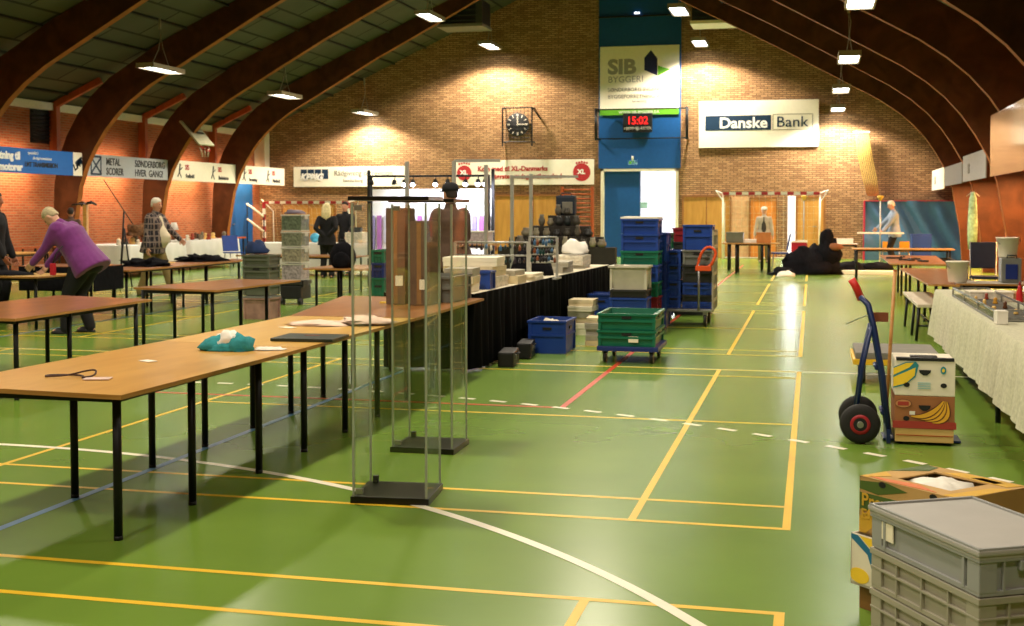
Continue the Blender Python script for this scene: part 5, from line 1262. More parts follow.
def banana_box(lab, z, base, h, white):
    t = thing('banana_box', lab, 'cardboard box', (.735, by+.2, z), 0, 'banana boxes on the hand truck')
    w, d = .38, .40
    b = MB(); b.box((0,0,h/2),(w,d,h),bev=.006); part('carton_body', b, base, t)
    f = -d/2-.004
    def pic(nm, pts, m, lift=0): b = MB(); b.prism(pts, .003, Matrix.Translation((0,f+.003-lift,0)) @ Matrix.Rotation(PI/2,4,'X')); return part(nm, b, m, t)
    hole = [(-.038,.0),(.038,.0),(.034,-.018),(.012,-.036),(-.012,-.036),(-.034,-.018)]
    pic('hand_hole', [(x+.0, y_+h*.72) for x, y_ in hole], m_dark, .001)
    for x in (-.115,.118): pic('vent_hole', [(x+.02*math.cos(a), h*.3+.016*math.sin(a)) for a in [2*PI*k/12 for k in range(12)]], m_dark, .001)
    yb = mat('banana_yellow', (244,204,52), var=.05); teal = mat('teal_print', (36,130,140), var=0)
    if white:
        pic('banana_print', [(-.2,h*.2),(-.12,h*.3),(-.06,h*.52),(-.04,h*.85),(-.06,h*.95),(-.12,h*.93),(-.2,h*.78)], teal, .0004)
        pic('banana_print', [(-.2,h*.56),(-.1,h*.78),(-.07,h*.92),(-.12,h*.90),(-.2,h*.75)], yb, .001); pic('banana_print', [(-.2,h*.24),(-.12,h*.34),(-.065,h*.56),(-.06,h*.78),(-.12,h*.66),(-.2,h*.5)], yb, .001)
        pic('oval_mark', [(.115+.018*math.cos(a), h*.72+.026*math.sin(a)) for a in [2*PI*k/14 for k in range(14)]], teal, .001); pic('oval_centre', [(.115+.009*math.cos(a), h*.72+.012*math.sin(a)) for a in [2*PI*k/10 for k in range(10)]], yb, .002)
        for k in range(4): pic('print_line', [(-.045,h*.2+.012*k),(.035,h*.2+.012*k),(.035,h*.2+.012*k+.005),(-.045,h*.2+.012*k+.005)], mat('pale_teal_print', (150,196,196), var=0))
        b = MB(); b.box((.0,-.06,h+.006),(.17,.09,.012)); b.box((0,-d/2+.02,h+.002),(w*.96,.05,.02)); part('top_slot', b, m_dark, t)
    else:
        pic('red_band', [(-.2,.0),(.2,.0),(.2,h*.22),(-.2,h*.22)], mat('brick_red_print', (160,56,44), var=.05), .0004)
        for k in range(4):
            S, C, E = (.135-.006*k,h*.86), (.175-.045*k,h*(.2+.03*k)), (.05-.045*k,h*(.2+.06*k)); up_, dn_ = [], []
            for i in range(11):
                q = i/10; x = (1-q)**2*S[0]+2*q*(1-q)*C[0]+q*q*E[0]; y_ = (1-q)**2*S[1]+2*q*(1-q)*C[1]+q*q*E[1]
                dx = 2*(1-q)*(C[0]-S[0])+2*q*(E[0]-C[0]); dy = 2*(1-q)*(C[1]-S[1])+2*q*(E[1]-C[1]); L_ = math.hypot(dx,dy); wd_ = .013*math.sin(PI*(.08+.88*q))+.002
                up_.append((x-dy/L_*wd_, y_+dx/L_*wd_)); dn_.append((x+dy/L_*wd_, y_-dx/L_*wd_))
            pts = up_+dn_[::-1]; cx_ = [((a[0]+c[0])/2,(a[1]+c[1])/2) for a, c in zip(up_, dn_)]; gr = lambda L: [(m_[0]+(p[0]-m_[0])*1.5+(0 if abs(p[0]-m_[0])>1e-6 else .001), m_[1]+(p[1]-m_[1])*1.5) for p, m_ in zip(L, cx_)]
            pic('banana_outline', gr(up_)+gr(dn_)[::-1], mat('dark_outline', (84,46,24), var=0), .0008+.0009*k)
            pic('banana_print', pts, mat('ochre_banana', (226,168,48), var=.08), .0012+.0009*k)
        pic('oval_mark', [(-.135+.055*math.cos(a), h*.76+.03*math.sin(a)) for a in [2*PI*k/18 for k in range(18)]], mat('brown_oval', (110,66,40), var=0), .0004); pic('oval_centre', [(-.135+.05*math.cos(a), h*.76+.026*math.sin(a)) for a in [2*PI*k/18 for k in range(18)]], mat('kraft_inner', (190,130,84), var=0), .001); pic('red_patch', [(-.17,h*.7),(-.1,h*.7),(-.1,h*.82),(-.17,h*.82)], MATS['brick_red_print'], .002)
        pic('white_sticker', [(-.095,h*.42),(-.06,h*.42),(-.06,h*.53),(-.095,h*.53)], m_white, .001)
    return t
banana_box('brown cardboard banana box, lower one on the hand truck', .114, mat('brown_carton', (152,98,58), rough=.8, var=.08), .215, False)
banana_box('white cardboard banana box on top of the brown one', .331, mat('white_carton', (226,218,198), rough=.7, var=.05), .24, True)
q0 = PZ(886,440,0)
t = thing('wooden_stick', 'long thin wooden stick upright between hand truck and boxes', 'stick', (.515, 9.05, 0)); b = MB(); b.cyl((0,0,0),(.055,0,1.13),.012,n=8); part('shaft', b, wood_mat('stick_wood', (176,120,60),(196,142,82)), t); b = MB(); b.cyl((.055,0,1.13),(.0555,0,1.14),.013,n=8); part('end_cap', b, m_post, t)
t = bpy.data.objects['hand_truck']
b = MB(); a_ = PY(880,317,8.75)-t.location; b.box(tuple(a_),(.11,.012,.065)); part('card', b, mat('rust_card', (124,66,38)), t, label='small rust brown card')
b = MB(); c_ = PY(846,324,8.75)-t.location; b.tube([tuple(c_), tuple(c_.lerp(a_,.6)+Vector((0,0,.03))), tuple(a_)],.004,5); part('wire', b, m_steel, t)
# yellow platform dolly
t = thing('platform_dolly', 'yellow framed dolly with grey top behind the hand truck', 'dolly', (.72, 11.9, 0)); b = MB(); b.box((0,0,.2),(.7,.9,.05),bev=.006); part('frame', b, plastic('yellow_frame_paint', (226,178,40)), t); b = MB(); b.box((.03,0,.255),(.72,.86,.06),bev=.015); part('top_pad', b, mat('grey_rubber_top', (120,116,108), rough=.8), t)
for x in (-.26,.26):
    for y in (-.34,.34):
        b = MB(); b.cyl((x-.02,y,.08),(x+.02,y,.08),.08,n=16); part('castor', b, m_dark, t); b = MB(); b.box((x,y,.16),(.06,.08,.04)); part('fork', b, m_steel, t)
# crates in the near right corner
m_euro = plastic('light_grey_euro_plastic', (150,152,150), var=.04, rough=.45); m_eurot = plastic('grey_lid_plastic', (166,164,158), var=.05, rough=.5)
Lc, Fc, Bc = PZ(871,503,.66), PZ(970,549,.66), PZ(978,493.5,.66)
# ---- near right corner: euro crates and banana boxes
EL, EZ, ERZ = Vector((.205, 4.35, 0)), .56, math.radians(-61.5)
ax, ay = Vector((math.cos(ERZ), math.sin(ERZ), 0)), Vector((-math.sin(ERZ), math.cos(ERZ), 0))
EC = EL + ax*.295 + ay*.200
m_eurob = plastic('beige_grey_euro_plastic', (158,154,136), var=.04, rough=.45)
def euro(lab, z, h, m, ribs, lidm=None, paper=False):
    w, d = .60, .40
    t = thing('euro_container', lab, 'container', (EC.x, EC.y, z), ERZ, 'stacked grey containers')
    b = MB(); th = .006; W, D = w-.03, d-.03
    for sx in (-1,1): b.box((sx*(W/2-th/2),0,h/2),(th,D,h))
    for s2 in (-1,1): b.box((0,s2*(D/2-th/2),h/2),(W,th,h))
    b.box((0,0,.006),(W,D,.01)); bb = b
    b = MB()
    def flange(zz, o, k=.012):
        for s2 in (-1,1): b.box((0,s2*(D/2+o/2),zz),(W+2*o,o,k),bev=.002)
        for sx in (-1,1): b.box((sx*(W/2+o/2),0,zz),(o,D,k),bev=.002)
    flange(h-.012,.015,.02); flange(.008,.010,.016)
    if ribs: flange(h*.52,.013,.008)
    part('rim', b, m, t)
    b = bb
    xs = [-W/2+W*i/(ribs+1) for i in range(1,ribs+1)] if ribs else [-W*.38, W*.38]
    for x in xs:
        for s2 in (-1,1): b.box((x,s2*(D/2+.006),h/2),(.007 if ribs else .012,.013,h-.02))
    ys = [-D/2+D*i/4 for i in range(1,4)] if ribs else [-D*.3,D*.3]
    for y in ys:
        for sx in (-1,1): b.box((sx*(W/2+.006),y,h/2),(.013,.007,h-.02))
    for sx in (-1,1):
        for s2 in (-1,1): b.box((sx*(W/2-.02),s2*(D/2+.005),h/2),(.06,.012,h-.02),bev=.003); b.box((sx*(W/2+.005),s2*(D/2-.02),h/2),(.012,.06,h-.02),bev=.003)
    part('body', b, m, t)
    if not ribs:
        b = MB(); b.box((W/2+.01,0,h*.7),(.02,.12,.03),bev=.004); part('handle', b, m, t)
    if paper:
        b = MB(); b.box((-W*.36,-D/2-.008,h*.56),(.075,.004,.06)); part('paper_label', b, m_cream, t)
    if lidm:
        b = MB(); b.box((0,0,h+.007),(w+.012,d+.012,.016),bev=.005); b.box((0,0,h-.006),(w+.002,d+.002,.014),bev=.003); part('lid', b, lidm, t)
        b = MB()
        for s2 in (-1,1): b.box((0,s2*(d/2-.004),h+.018),(w+.006,.012,.008),bev=.002)
        for sx in (-1,1): b.box((sx*(w/2-.004),0,h+.018),(.012,d+.006,.008),bev=.002)
        part('lid_edge', b, m_euro, t)
z = 0
for lab, h in (('grey container at the bottom of the near corner stack',.135),('beige grey container second from floor in corner stack',.135),('beige grey container under the darker lidded one',.14)):
    euro(lab, z, h-.002, m_eurob, 3); z += h
euro('grey lidded container on top of the corner stack, with white label', z, .125, m_euro, 0, m_eurot, True)
brz = math.radians(-45); BC = Vector((.494, 4.925, 0))
t = thing('pallet_block', 'brown timber block under the near banana cartons', 'block', (BC.x,BC.y,0), brz)
b = MB(); 
for x in (-.2,0,.2): b.box((x,0,.04),(.09,.36,.08),bev=.004)
b.box((0,0,.09),(.48,.37,.02)); part('blocks', b, wood_mat('brown_block', (112,76,40),(140,98,54)), t)
def near_box(lab, z, h, base, kind):
    t = thing('banana_carton', lab, 'cardboard box', (BC.x-(0 if kind else .03),BC.y,z), brz, 'near banana cartons'); w, d = .47, .39; th = .006
    b = MB()
    for sx in (-1,1): b.box((sx*(w/2-th/2),0,h/2),(th,d,h))
    for s2 in (-1,1): b.box((0,s2*(d/2-th/2),h/2),(w,th,h))
    b.box((0,0,.005),(w,d,.01)); part('carton_body', b, base, t)
    def face(nm, pts, m, lift=.001):
        pts = [(max(-w/2+.002, min(w/2-.002, p[0])), p[1]) for p in pts]; b = MB(); b.prism(pts, .001, Matrix.Translation((0,-d/2-lift+.001,0)) @ Matrix.Rotation(PI/2,4,'X')); return part(nm, b, m, t)
    gp, yp, op = mat('dark_green_print', (74,96,38), var=.08), mat('gold_print', (206,162,50), var=.1), mat('orange_print', (206,112,56), var=.08)
    if kind:
        b = MB()
        for s2 in (-1,1): b.box((0,s2*(d/2-.043),h-.003),(w,.086,.005))
        for sx in (-1,1): b.box((sx*(w/2-.055),0,h-.003),(.11,d-.17,.005))
        part('top_flap', b, base, t)
        for pts, m in (([(-.22,-.17),(-.1,-.19),(.12,-.18),(.0,-.13)], op), ([(-.24,-.02),(-.15,.1),(-.17,.18),(-.24,.19)], gp), ([(-.1,.12),(.2,.11),(.22,.18),(-.05,.18)], yp), ([(.02,.13),(.14,.12),(.15,.16),(.05,.165)], op), ([(.16,-.19),(.24,-.18),(.24,.1),(.18,.05)], yp), ([(-.245,-.19),(-.2,-.19),(-.16,-.1),(-.245,-.05)], yp)):
            b = MB(); b.prism([(max(-w/2+.003, min(w/2-.003, p[0])), p[1]) for p in pts], .0012, Matrix.Translation((0,0,h))); part('top_print', b, m, t)
        b = MB(); b.blob((0,0,h-.06),(.17,.13,.062),seed=14,amp=.3,freq=3,n=22,m=12); part('white_paper', b, m_white, t)
        face('print_band', [(-.25,h*.42),(.25,h*.42),(.25,h*.72),(-.25,h*.72)], gp); face('print_leaf', [(-.25,h*.02),(-.2,h*.02),(-.13,h*.3),(-.16,h*.62),(-.2,h*.36),(-.25,h*.3)], yp, .002); face('print_leaf', [(-.12,h*.02),(.0,h*.02),(.02,h*.4),(-.06,h*.3)], yp, .002); face('print_leaf', [(-.25,h*.78),(-.14,h*.74),(.0,h*.9),(-.1,h*.98),(-.25,h*.92)], gp, .002); face('print_leaf', [(.05,h*.76),(.22,h*.76),(.2,h*.94)], yp, .002)
        text_mesh('lettering', 'Premium', .07, yp, t, (-.222,-d/2-.004,h*.5), RX, bold=.001, depth=.001); text_mesh('lettering', 'Extra', .055, yp, t, (-.222,-d/2-.004,h*.27), RX, bold=.001, depth=.001)
        for x in (-.12,.12): face('vent_hole', [(x+.018*math.cos(a),h*.93+.012*math.sin(a)) for a in [2*PI*k/10 for k in range(10)]], m_dark, .003)
    else:
        face('blue_print', [(-.25,h*.98),(-.2,h*.98),(-.12,h*.7),(-.1,h*.3),(-.12,h*.3),(-.15,h*.65),(-.25,h*.9)], mat('teal_print2', (36,110,150), var=0)); face('yellow_print', [(-.19,h*.98),(-.08,h*.98),(-.06,h*.4),(-.1,h*.4),(-.11,h*.7)], MATS['banana_yellow'], .002); face('oval_mark', [(-.19+.05*math.cos(a),h*.2+.03*math.sin(a)) for a in [2*PI*k/16 for k in range(16)]], MATS['banana_yellow'], .002)
near_box('white banana carton under the open one behind the containers', .101, .2, MATS['white_carton'], 0)
near_box('open kraft banana carton with white paper behind the containers', .303, .222, mat('kraft_gold_carton', (190,152,92), rough=.8, var=.12, scale=5), 1)

# ================================================================ PEOPLE
def remeshed(name, mb, voxel=.018, it=4, fac=.6):
    me = mb.mesh(name); o = bpy.data.objects.new(name, me); COL.objects.link(o)
    md = o.modifiers.new('r', 'REMESH'); md.mode = 'VOXEL'; md.voxel_size = voxel; md.use_smooth_shade = True
    sm = o.modifiers.new('s', 'SMOOTH'); sm.iterations = it; sm.factor = fac
    dg = bpy.context.evaluated_depsgraph_get(); out = bpy.data.meshes.new_from_object(o.evaluated_get(dg))
    bpy.data.objects.remove(o); bpy.data.meshes.remove(me); out.name = name
    for p in out.polygons: p.use_smooth = True
    return out
def loft(b, rings, n=18):
    """rings: (centre, axis vector, rx (sideways y), ry (fore-aft))"""
    R = []
    for c, ax_, rx, ry in rings:
        ax_ = Vector(ax_).normalized(); side = Vector((0,1,0)); side = (side-ax_*side.dot(ax_)).normalized(); f = side.cross(ax_)
        R.append([b.bm.verts.new(Vector(c)+side*(rx*math.cos(a))+f*(ry*math.sin(a))) for a in [2*PI*k/n for k in range(n)]])
    for A, B in zip(R, R[1:]):
        for i in range(n): b._f([A[i],A[(i+1)%n],B[(i+1)%n],B[i]])
    b._f(R[0][::-1]); b._f(R[-1])
def limb(b, pts, rs, n=12):
    P = [Vector(p) for p in pts]; out = []; rr = []
    for i in range(len(P)-1):
        for k in range(5): t = k/5; out.append(P[i].lerp(P[i+1], t)); rr.append(rs[i]*(1-t)+rs[i+1]*t)
    out.append(P[-1]); rr.append(rs[-1]); b.tube(out, rr, n)
    b.lathe([(.001,-rr[0]),(rr[0]*.7,-rr[0]*.7),(rr[0],0),(rr[0]*.7,rr[0]*.7),(.001,rr[0])], out[0], 10); b.lathe([(.001,-rr[-1]),(rr[-1]*.7,-rr[-1]*.7),(rr[-1],0),(rr[-1]*.7,rr[-1]*.7),(.001,rr[-1])], out[-1], 10)
def joint(a, c, l1, l2, hint):
    a, c = Vector(a), Vector(c); d = c-a; L = min(d.length, (l1+l2)*.995); u = d.normalized()
    x = (l1*l1-l2*l2+L*L)/(2*L); h = math.sqrt(max(0, l1*l1-x*x)); hv = Vector(hint); hv = (hv-u*hv.dot(u)).normalized()
    return a+u*x+hv*h, a+u*L
def hand(b, w, d, palm_dir, s=1.0, curl=.5):
    """palm and five bent fingers; d = pointing direction, palm_dir = direction the fingers curl to"""
    w, d, c = Vector(w), Vector(d).normalized(), Vector(palm_dir); c = (c-d*c.dot(d)).normalized(); sd = d.cross(c)
    pal = [w, w+d*.04*s, w+d*.085*s]
    for o in (-.027,-.009,.009,.027): b.tube([w+sd*o*.6*s, w+d*.05*s+sd*o*s, w+d*.088*s+sd*o*s], [.016*s,.015*s,.012*s], 6)
    for o, L in ((-.03,.062),(-.01,.076),(.01,.08),(.03,.07)):
        p0 = w+d*.085*s+sd*o*s; p1 = p0+(d*math.cos(curl*.6)+c*math.sin(curl*.6))*L*.45*s; p2 = p1+(d*math.cos(curl*1.5)+c*math.sin(curl*1.5))*L*.35*s; p3 = p2+(d*math.cos(curl*2.3)+c*math.sin(curl*2.3))*L*.25*s
        b.tube([p0,p1,p2,p3], [.0095*s,.009*s,.008*s,.006*s], 6)
    q = w+d*.03*s+sd*.03*s; b.tube([q, q+(sd*.6+d*.6+c*.3).normalized()*.035*s, q+(sd*.45+d*.85+c*.5).normalized()*.062*s], [.012*s,.0105*s,.008*s], 6)
SKIN = mat('skin_tone', (196,142,112), rough=.55, var=.06); SKIN2 = mat('skin_tone_pale', (214,164,136), rough=.55, var=.06)
def person(label, loc, rz, ht=1.74, lean=0, hlean=None, lh=None, rh=None, feet=((.05,.11),(-.05,-.11)), girth=1.0, belly=0, top=None, top2=None, pants=None, hair=None, hair_style='short', skin=SKIN, sleeve=1.0, turn=0, knee=(1,0,0), hem=.12, dress=0, cap=None):
    s = ht/1.75; t = thing('person', label, 'person', loc, rz)
    hl = lean*.6 if hlean is None else hlean
    zp = .93*s*(1-.03*abs(lean)); P = Vector((-.08*lean*s*2, 0, zp)); ax_ = Vector((math.sin(lean),0,math.cos(lean)))
    N = P+ax_*.53*s; N0 = N+Vector((math.sin(hl),0,math.cos(hl)))*.06*s; Hc = N+Vector((math.sin(hl),0,math.cos(hl)))*.185*s
    fd = Vector((math.cos(hl)*math.cos(turn), math.sin(turn), -math.sin(hl)*math.cos(turn))); hu = Vector((math.sin(hl),0,math.cos(hl)))
    sh = [N-ax_*.055*s+Vector((0,sg*.175*s*(.9+.1*girth),0)) for sg in (1,-1)]
    dflt = [Vector((.1,sg*.27,zp-.08)) for sg in (1,-1)]
    hands = [Vector(lh) if lh else dflt[0], Vector(rh) if rh else dflt[1]]
    el, wr = [], []
    for k in (0,1):
        e, w_ = joint(sh[k], hands[k], .29*s, .26*s, (-.6,(1 if k == 0 else -1)*.5,-.5)); el.append(e); wr.append(w_)
    hip = [P+Vector((0,sg*.09*s,-.03*s)) for sg in (1,-1)]; ank = [Vector((f[0],f[1],.085*s)) for f in feet]; kn = []
    for k in (0,1):
        q, a2 = joint(hip[k], ank[k], .43*s, .415*s, knee); kn.append(q)
    g = girth
    def torso(b, o, z0=-.1, z1=1.0, flare=0, bs=1.0):
        # o: how far clothes stand off the body
        rg = [(-.10,.155,.105),(0,.165,.115),(.25,.150,.115),(.5,.150,.11),(.75,.175,.115),(.93,.165,.095),(1.0,.10,.075),(1.06,.06,.06)]
        rr = []
        for f, rx, ry in rg:
            if f < z0-.001 or f > z1+.001: continue
            bel = belly*bs*math.exp(-((f-.22)/.28)**2); fl = flare*max(0, .25-f)
            c = P+ax_*(.53*s*f)+Vector((bel*.5,0,0)); gg = g if f < .9 else 1.0; rr.append((c, ax_, (rx*gg*s+o+fl), (ry*gg*s+o+bel*.55+fl)))
        loft(b, rr)
    b = MB(); torso(b, 0, bs=.4 if top2 else 1.0)
    for k in (0,1):
        limb(b, [sh[k], el[k], wr[k]], [.052*s*g,.042*s,.028*s]); limb(b, [hip[k], kn[k], ank[k]], [.085*s*g,.056*s,.038*s])
        limb(b, [ank[k]-Vector((.03,0,.04*s)), ank[k]+Vector((.15*s,0,-.05*s))], [.038*s,.03*s])
    limb(b, [N-ax_*.03, N0, N0+(Hc-N0)*.4], [.06*s,.055*s,.055*s])
    sd = fd.cross(hu).normalized(); up = sd.cross(fd).normalized()
    M3 = Matrix((fd, sd, up)).transposed()
    n = 16
    ring = [(-.118,.03,.035,.03),(-.10,.055,.055,.02),(-.06,.078,.066,.008),(-.01,.09,.073,0),(.05,.094,.076,-.006),(.09,.075,.06,-.008),(.115,.035,.03,-.008)]
    R = [[b.bm.verts.new(Hc + (M3 @ Vector((sx+rx*math.cos(a), ry*math.sin(a), zz)))*s) for a in [2*PI*i/n for i in range(n)]] for zz, rx, ry, sx in ring]
    for A, B in zip(R, R[1:]):
        for i in range(n): b._f([A[i],A[(i+1)%n],B[(i+1)%n],B[i]])
    b._f(R[0][::-1]); b._f(R[-1])
    hd = lambda x, y, z: Hc+(M3 @ Vector((x,y,z)))*s
    limb(b, [hd(.08,0,.012), hd(.108,0,-.024)], [.013*s,.019*s], 8)
    for sg in (1,-1): limb(b, [hd(-.005,sg*.074,.015), hd(-.01,sg*.08,-.03)], [.02*s,.016*s], 8)
    me = remeshed('body', b, .017*s, 3)
    b = MB(); b.bm.from_mesh(me); bpy.data.meshes.remove(me)
    for k in (0,1):
        hand(b, wr[k], (wr[k]-el[k]), (.5,(-1 if k == 0 else 1)*.6,-.3), 1.05*s)
    body = part('body', b, skin, t)
    b = MB()
    for sg in (1,-1): b.lathe([(.001,-.009*s),(.009*s,0),(.001,.009*s)], hd(.083,sg*.031,.012), 8)
    part('eye', b, m_dark, t)
    b = MB(); b.tube([hd(.079,-.022,-.057),hd(.089,0,-.06),hd(.079,.022,-.057)], .005*s, 5); part('mouth', b, mat('lip_tone', (150,84,76)), t)
    if top:
        b = MB(); torso(b, .02, -.1, 1.01, hem, .45 if top2 else 1.0)
        if hem > .05: loft(b, [(P-ax_*.16*s+Vector((-.01,0,0)), ax_, .19*s*g+hem*.35, .14*s*g+hem*.3+belly*(0 if top2 else .2)), (P+ax_*.02, ax_, .18*s*g+.01, .125*s*g+.02+belly*(.1 if top2 else .5))])
        for k in (0,1):
            q = el[k].lerp(wr[k], max(0,(sleeve-.5)*2)) if sleeve > .5 else sh[k].lerp(el[k], sleeve*2)
            limb(b, [sh[k], el[k], q] if sleeve > .5 else [sh[k], q], [.074*s*g,.06*s,.05*s] if sleeve > .5 else [.074*s*g,.066*s])
        limb(b, [N-ax_*.05, N.lerp(N0,.8)], [.09*s,.072*s])
        part('jacket' if sleeve > .5 else 'shirt', _mb(remeshed('top', b, .018*s, 4)), top, t)
    if top2:
        b = MB(); rr = []
        for f, rx, ry in ((-.12,.07,.09),(.1,.09,.10),(.3,.095,.10),(.6,.08,.085),(.97,.04,.055)):
            bel = belly*math.exp(-((f-.22)/.28)**2); rr.append((P+ax_*(.53*s*f)+Vector((bel*.55+.062,0,0)), ax_, rx*g*s, ry*g*s+bel*.5))
        loft(b, rr); part('shirt_front', _mb(remeshed('front', b, .018*s, 3)), top2, t)
    if pants:
        b = MB(); loft(b, [(P+Vector((belly*.2,0,.06*s)), (0,0,1), .165*s*g+.014,.118*s*g+.014+belly*.3),(P+Vector((0,0,-.08*s)),(0,0,1),.17*s*g+.014,.12*s*g+.016),(P+Vector((0,0,-.15*s)),(0,0,1),.14*s*g+.01,.1*s*g+.01)])
        for k in (0,1): limb(b, [hip[k], kn[k], ank[k]+Vector((0,0,-.02))], [.102*s*g,.082*s,.07*s])
        part('trousers', _mb(remeshed('trousers', b, .018*s, 3)), pants, t)
    for k in (0,1):
        b = MB(); a2 = ank[k]; b.blob((a2.x+.06*s,a2.y,.0),(.135*s,.05*s,.075*s),seed=k,amp=.05,flat=0,n=12,m=7); part('shoe', b, m_dark, t)
    if hair:
        b = MB()
        if hair_style in ('short', 'long'):
            rg = [(-.05,.062,.066,-.04),(-.01,.082,.08,-.022),(.05,.098,.086,-.012),(.1,.082,.068,-.012),(.128,.04,.035,-.012)]
            R = [[b.bm.verts.new(hd(sx+rx*math.cos(a)*(1 if math.cos(a) < 0 else .98), ry*math.sin(a), zz+.02*max(0,math.cos(a))*(zz < .06))) for a in [2*PI*i/n for i in range(n)]] for zz, rx, ry, sx in rg]
            for A, B in zip(R, R[1:]):
                for i in range(n): b._f([A[i],A[(i+1)%n],B[(i+1)%n],B[i]])
            b._f(R[0][::-1]); b._f(R[-1])
            if hair_style == 'long':
                for y in (-.06,-.03,0,.03,.06): limb(b, [hd(-.06,y,.05), hd(-.1,y*1.3,-.1), hd(-.12,y*1.5,-.26+abs(y))], [.04*s,.042*s,.02*s])
        part('hair', _mb(remeshed('hair', b, .014*s, 2)), hair, t)
    if cap:
        b = MB(); b.lathe([(.1*s,0),(.102*s,.03*s),(.09*s,.075*s),(.05*s,.1*s),(.001,.108*s)], (0,0,0), 16); b.box((.1*s,0,.004),(.11*s,.13*s,.012),bev=.004)
        M4 = Matrix.Translation(hd(-.008,0,.035)) @ M3.to_4x4()
        for v in b.bm.verts: v.co = M4 @ v.co
        part('cap', b, cap, t)
    return t
def _mb(me):
    b = MB(); b.bm.from_mesh(me); bpy.data.meshes.remove(me); return b
m_purple = mat('purple_wool', (112,44,116), rough=.9, var=.1, scale=20, sheen=.2); m_blk = mat('black_garment', (20,20,24), rough=.9, var=.2); m_grey_h = mat('grey_blond_hair', (178,164,128), rough=.7, var=.25, scale=30); m_white_h = mat('white_hair', (216,208,190), rough=.7, var=.15, scale=30); m_dk_h = mat('dark_hair', (40,30,24), rough=.7, var=.2)
m_blonde = mat('blonde_hair', (224,208,160), rough=.6, var=.2, scale=26); m_khaki = mat('khaki_cotton', (120,104,62), rough=.9, var=.12); m_beige = mat('cream_shirt', (206,196,168), rough=.9, var=.06); m_bluegrey = mat('blue_grey_cotton', (136,150,172), rough=.9, var=.08); m_brown = mat('brown_jacket_cloth', (74,54,44), rough=.85, var=.12)
def plaid():
    m = mat('dark_plaid', (40,38,42), rough=.9, var=.0); nt = m.node_tree; b = nt.nodes['Principled BSDF']
    tc = nt.nodes.new('ShaderNodeTexCoord'); sp = nt.nodes.new('ShaderNodeSeparateXYZ'); nt.links.new(tc.outputs['Object'], sp.inputs[0]); prev = None
    for ax_, k in ((0,16),(1,16),(2,9)):
        mu = nt.nodes.new('ShaderNodeMath'); mu.operation = 'MULTIPLY'; mu.inputs[1].default_value = k; fr = nt.nodes.new('ShaderNodeMath'); fr.operation = 'FRACT'; gt = nt.nodes.new('ShaderNodeMath'); gt.operation = 'GREATER_THAN'; gt.inputs[1].default_value = .78
        nt.links.new(sp.outputs[ax_], mu.inputs[0]); nt.links.new(mu.outputs[0], fr.inputs[0]); nt.links.new(fr.outputs[0], gt.inputs[0])
        if prev is None: prev = gt
        else:
            ad = nt.nodes.new('ShaderNodeMath'); ad.operation = 'MAXIMUM'; nt.links.new(prev.outputs[0], ad.inputs[0]); nt.links.new(gt.outputs[0], ad.inputs[1]); prev = ad
    mx = nt.nodes.new('ShaderNodeMix'); mx.data_type = 'RGBA'; mx.inputs['A'].default_value = srgb((34,32,38)); mx.inputs['B'].default_value = srgb((122,108,100)); nt.links.new(prev.outputs[0], mx.inputs['Factor']); nt.links.new(mx.outputs['Result'], b.inputs['Base Color'])
    return m
person('person with grey hair in purple jacket bending over a table', (-9.05,13.95,0), PI+.1, 1.78, lean=.62, hlean=.95, lh=(.62,.14,.80), rh=(.5,-.1,.82), feet=((.12,.13),(-.08,-.13)), girth=1.5, top=m_purple, pants=m_blk, hair=m_grey_h, skin=SKIN2, hem=.07)
person('person in plaid jacket and khaki trousers walking right', (PY(154,240,20.5).x,20.5,0), .0, 1.78, lean=.08, hlean=.15, lh=(.45,.2,1.0), rh=(.06,-.34,.84), feet=((.3,.1),(-.24,-.1)), girth=1.3, belly=.15, top=plaid(), top2=m_beige, pants=m_khaki, hair=m_white_h, hem=.1)
person('person in black cut off by the left edge', (PZ(-19,322,0).x,15.3,0), .2, 1.82, lean=.1, lh=(.2,.24,.85), rh=(.3,-.2,.78), girth=1.15, top=m_blk, pants=m_blk, hair=m_dk_h, skin=mat('tanned_skin', (150,96,70), rough=.5))
person('person in brown clothes far behind the purple jacket by left wall', (PX(71,230,-17.2).x, PX(71,230,-17.2).y,0), PI/2+.3, 1.62, top=m_brown, pants=m_blk, hair=m_dk_h)
person('person with long blonde hair in black seen from behind', (PY(327,230,27.0).x,27.0,0), PI/2+.2, 1.72, top=m_blk, pants=m_blk, hair=m_blonde, hair_style='long', skin=SKIN2, lh=(-.12,.06,.98), rh=(-.12,-.06,.98))
person('person in black t-shirt behind the white stall table', (PY(346,230,29.2).x,29.2,0), -PI/2, 1.78, top=m_blk, pants=m_blk, hair=m_dk_h, sleeve=.4, lh=(.35,.2,.98), rh=(.35,-.2,1.0), lean=.12)
person('person in dark cap and brown jacket behind the glass cabinets', (PY(452,230,14.9).x,14.9,0), PI/2+.9, 1.88, girth=1.25, top=m_brown, pants=m_blk, hair=m_dk_h, cap=m_blk, lean=.08, lh=(.34,.2,1.05), rh=(.34,-.22,1.1))
person('person in white hat and light jacket behind far table', (PY(764,225,38.2).x,38.2,0), -PI/2, 1.66, top=mat('pale_grey_jacket', (176,164,144), rough=.9), top2=mat('dark_scarf', (60,56,50), rough=.9), pants=m_khaki, hair=m_white_h, cap=m_white, skin=SKIN2)
person('person in blue grey top holding a white strip by mat', (PY(894,230,36.8).x,36.8,0), PI+.15, 1.84, lean=.05, hlean=.35, top=m_bluegrey, pants=m_blk, hair=m_white_h, lh=(.36,.2,.97), rh=(.5,-.22,.98), girth=1.05)
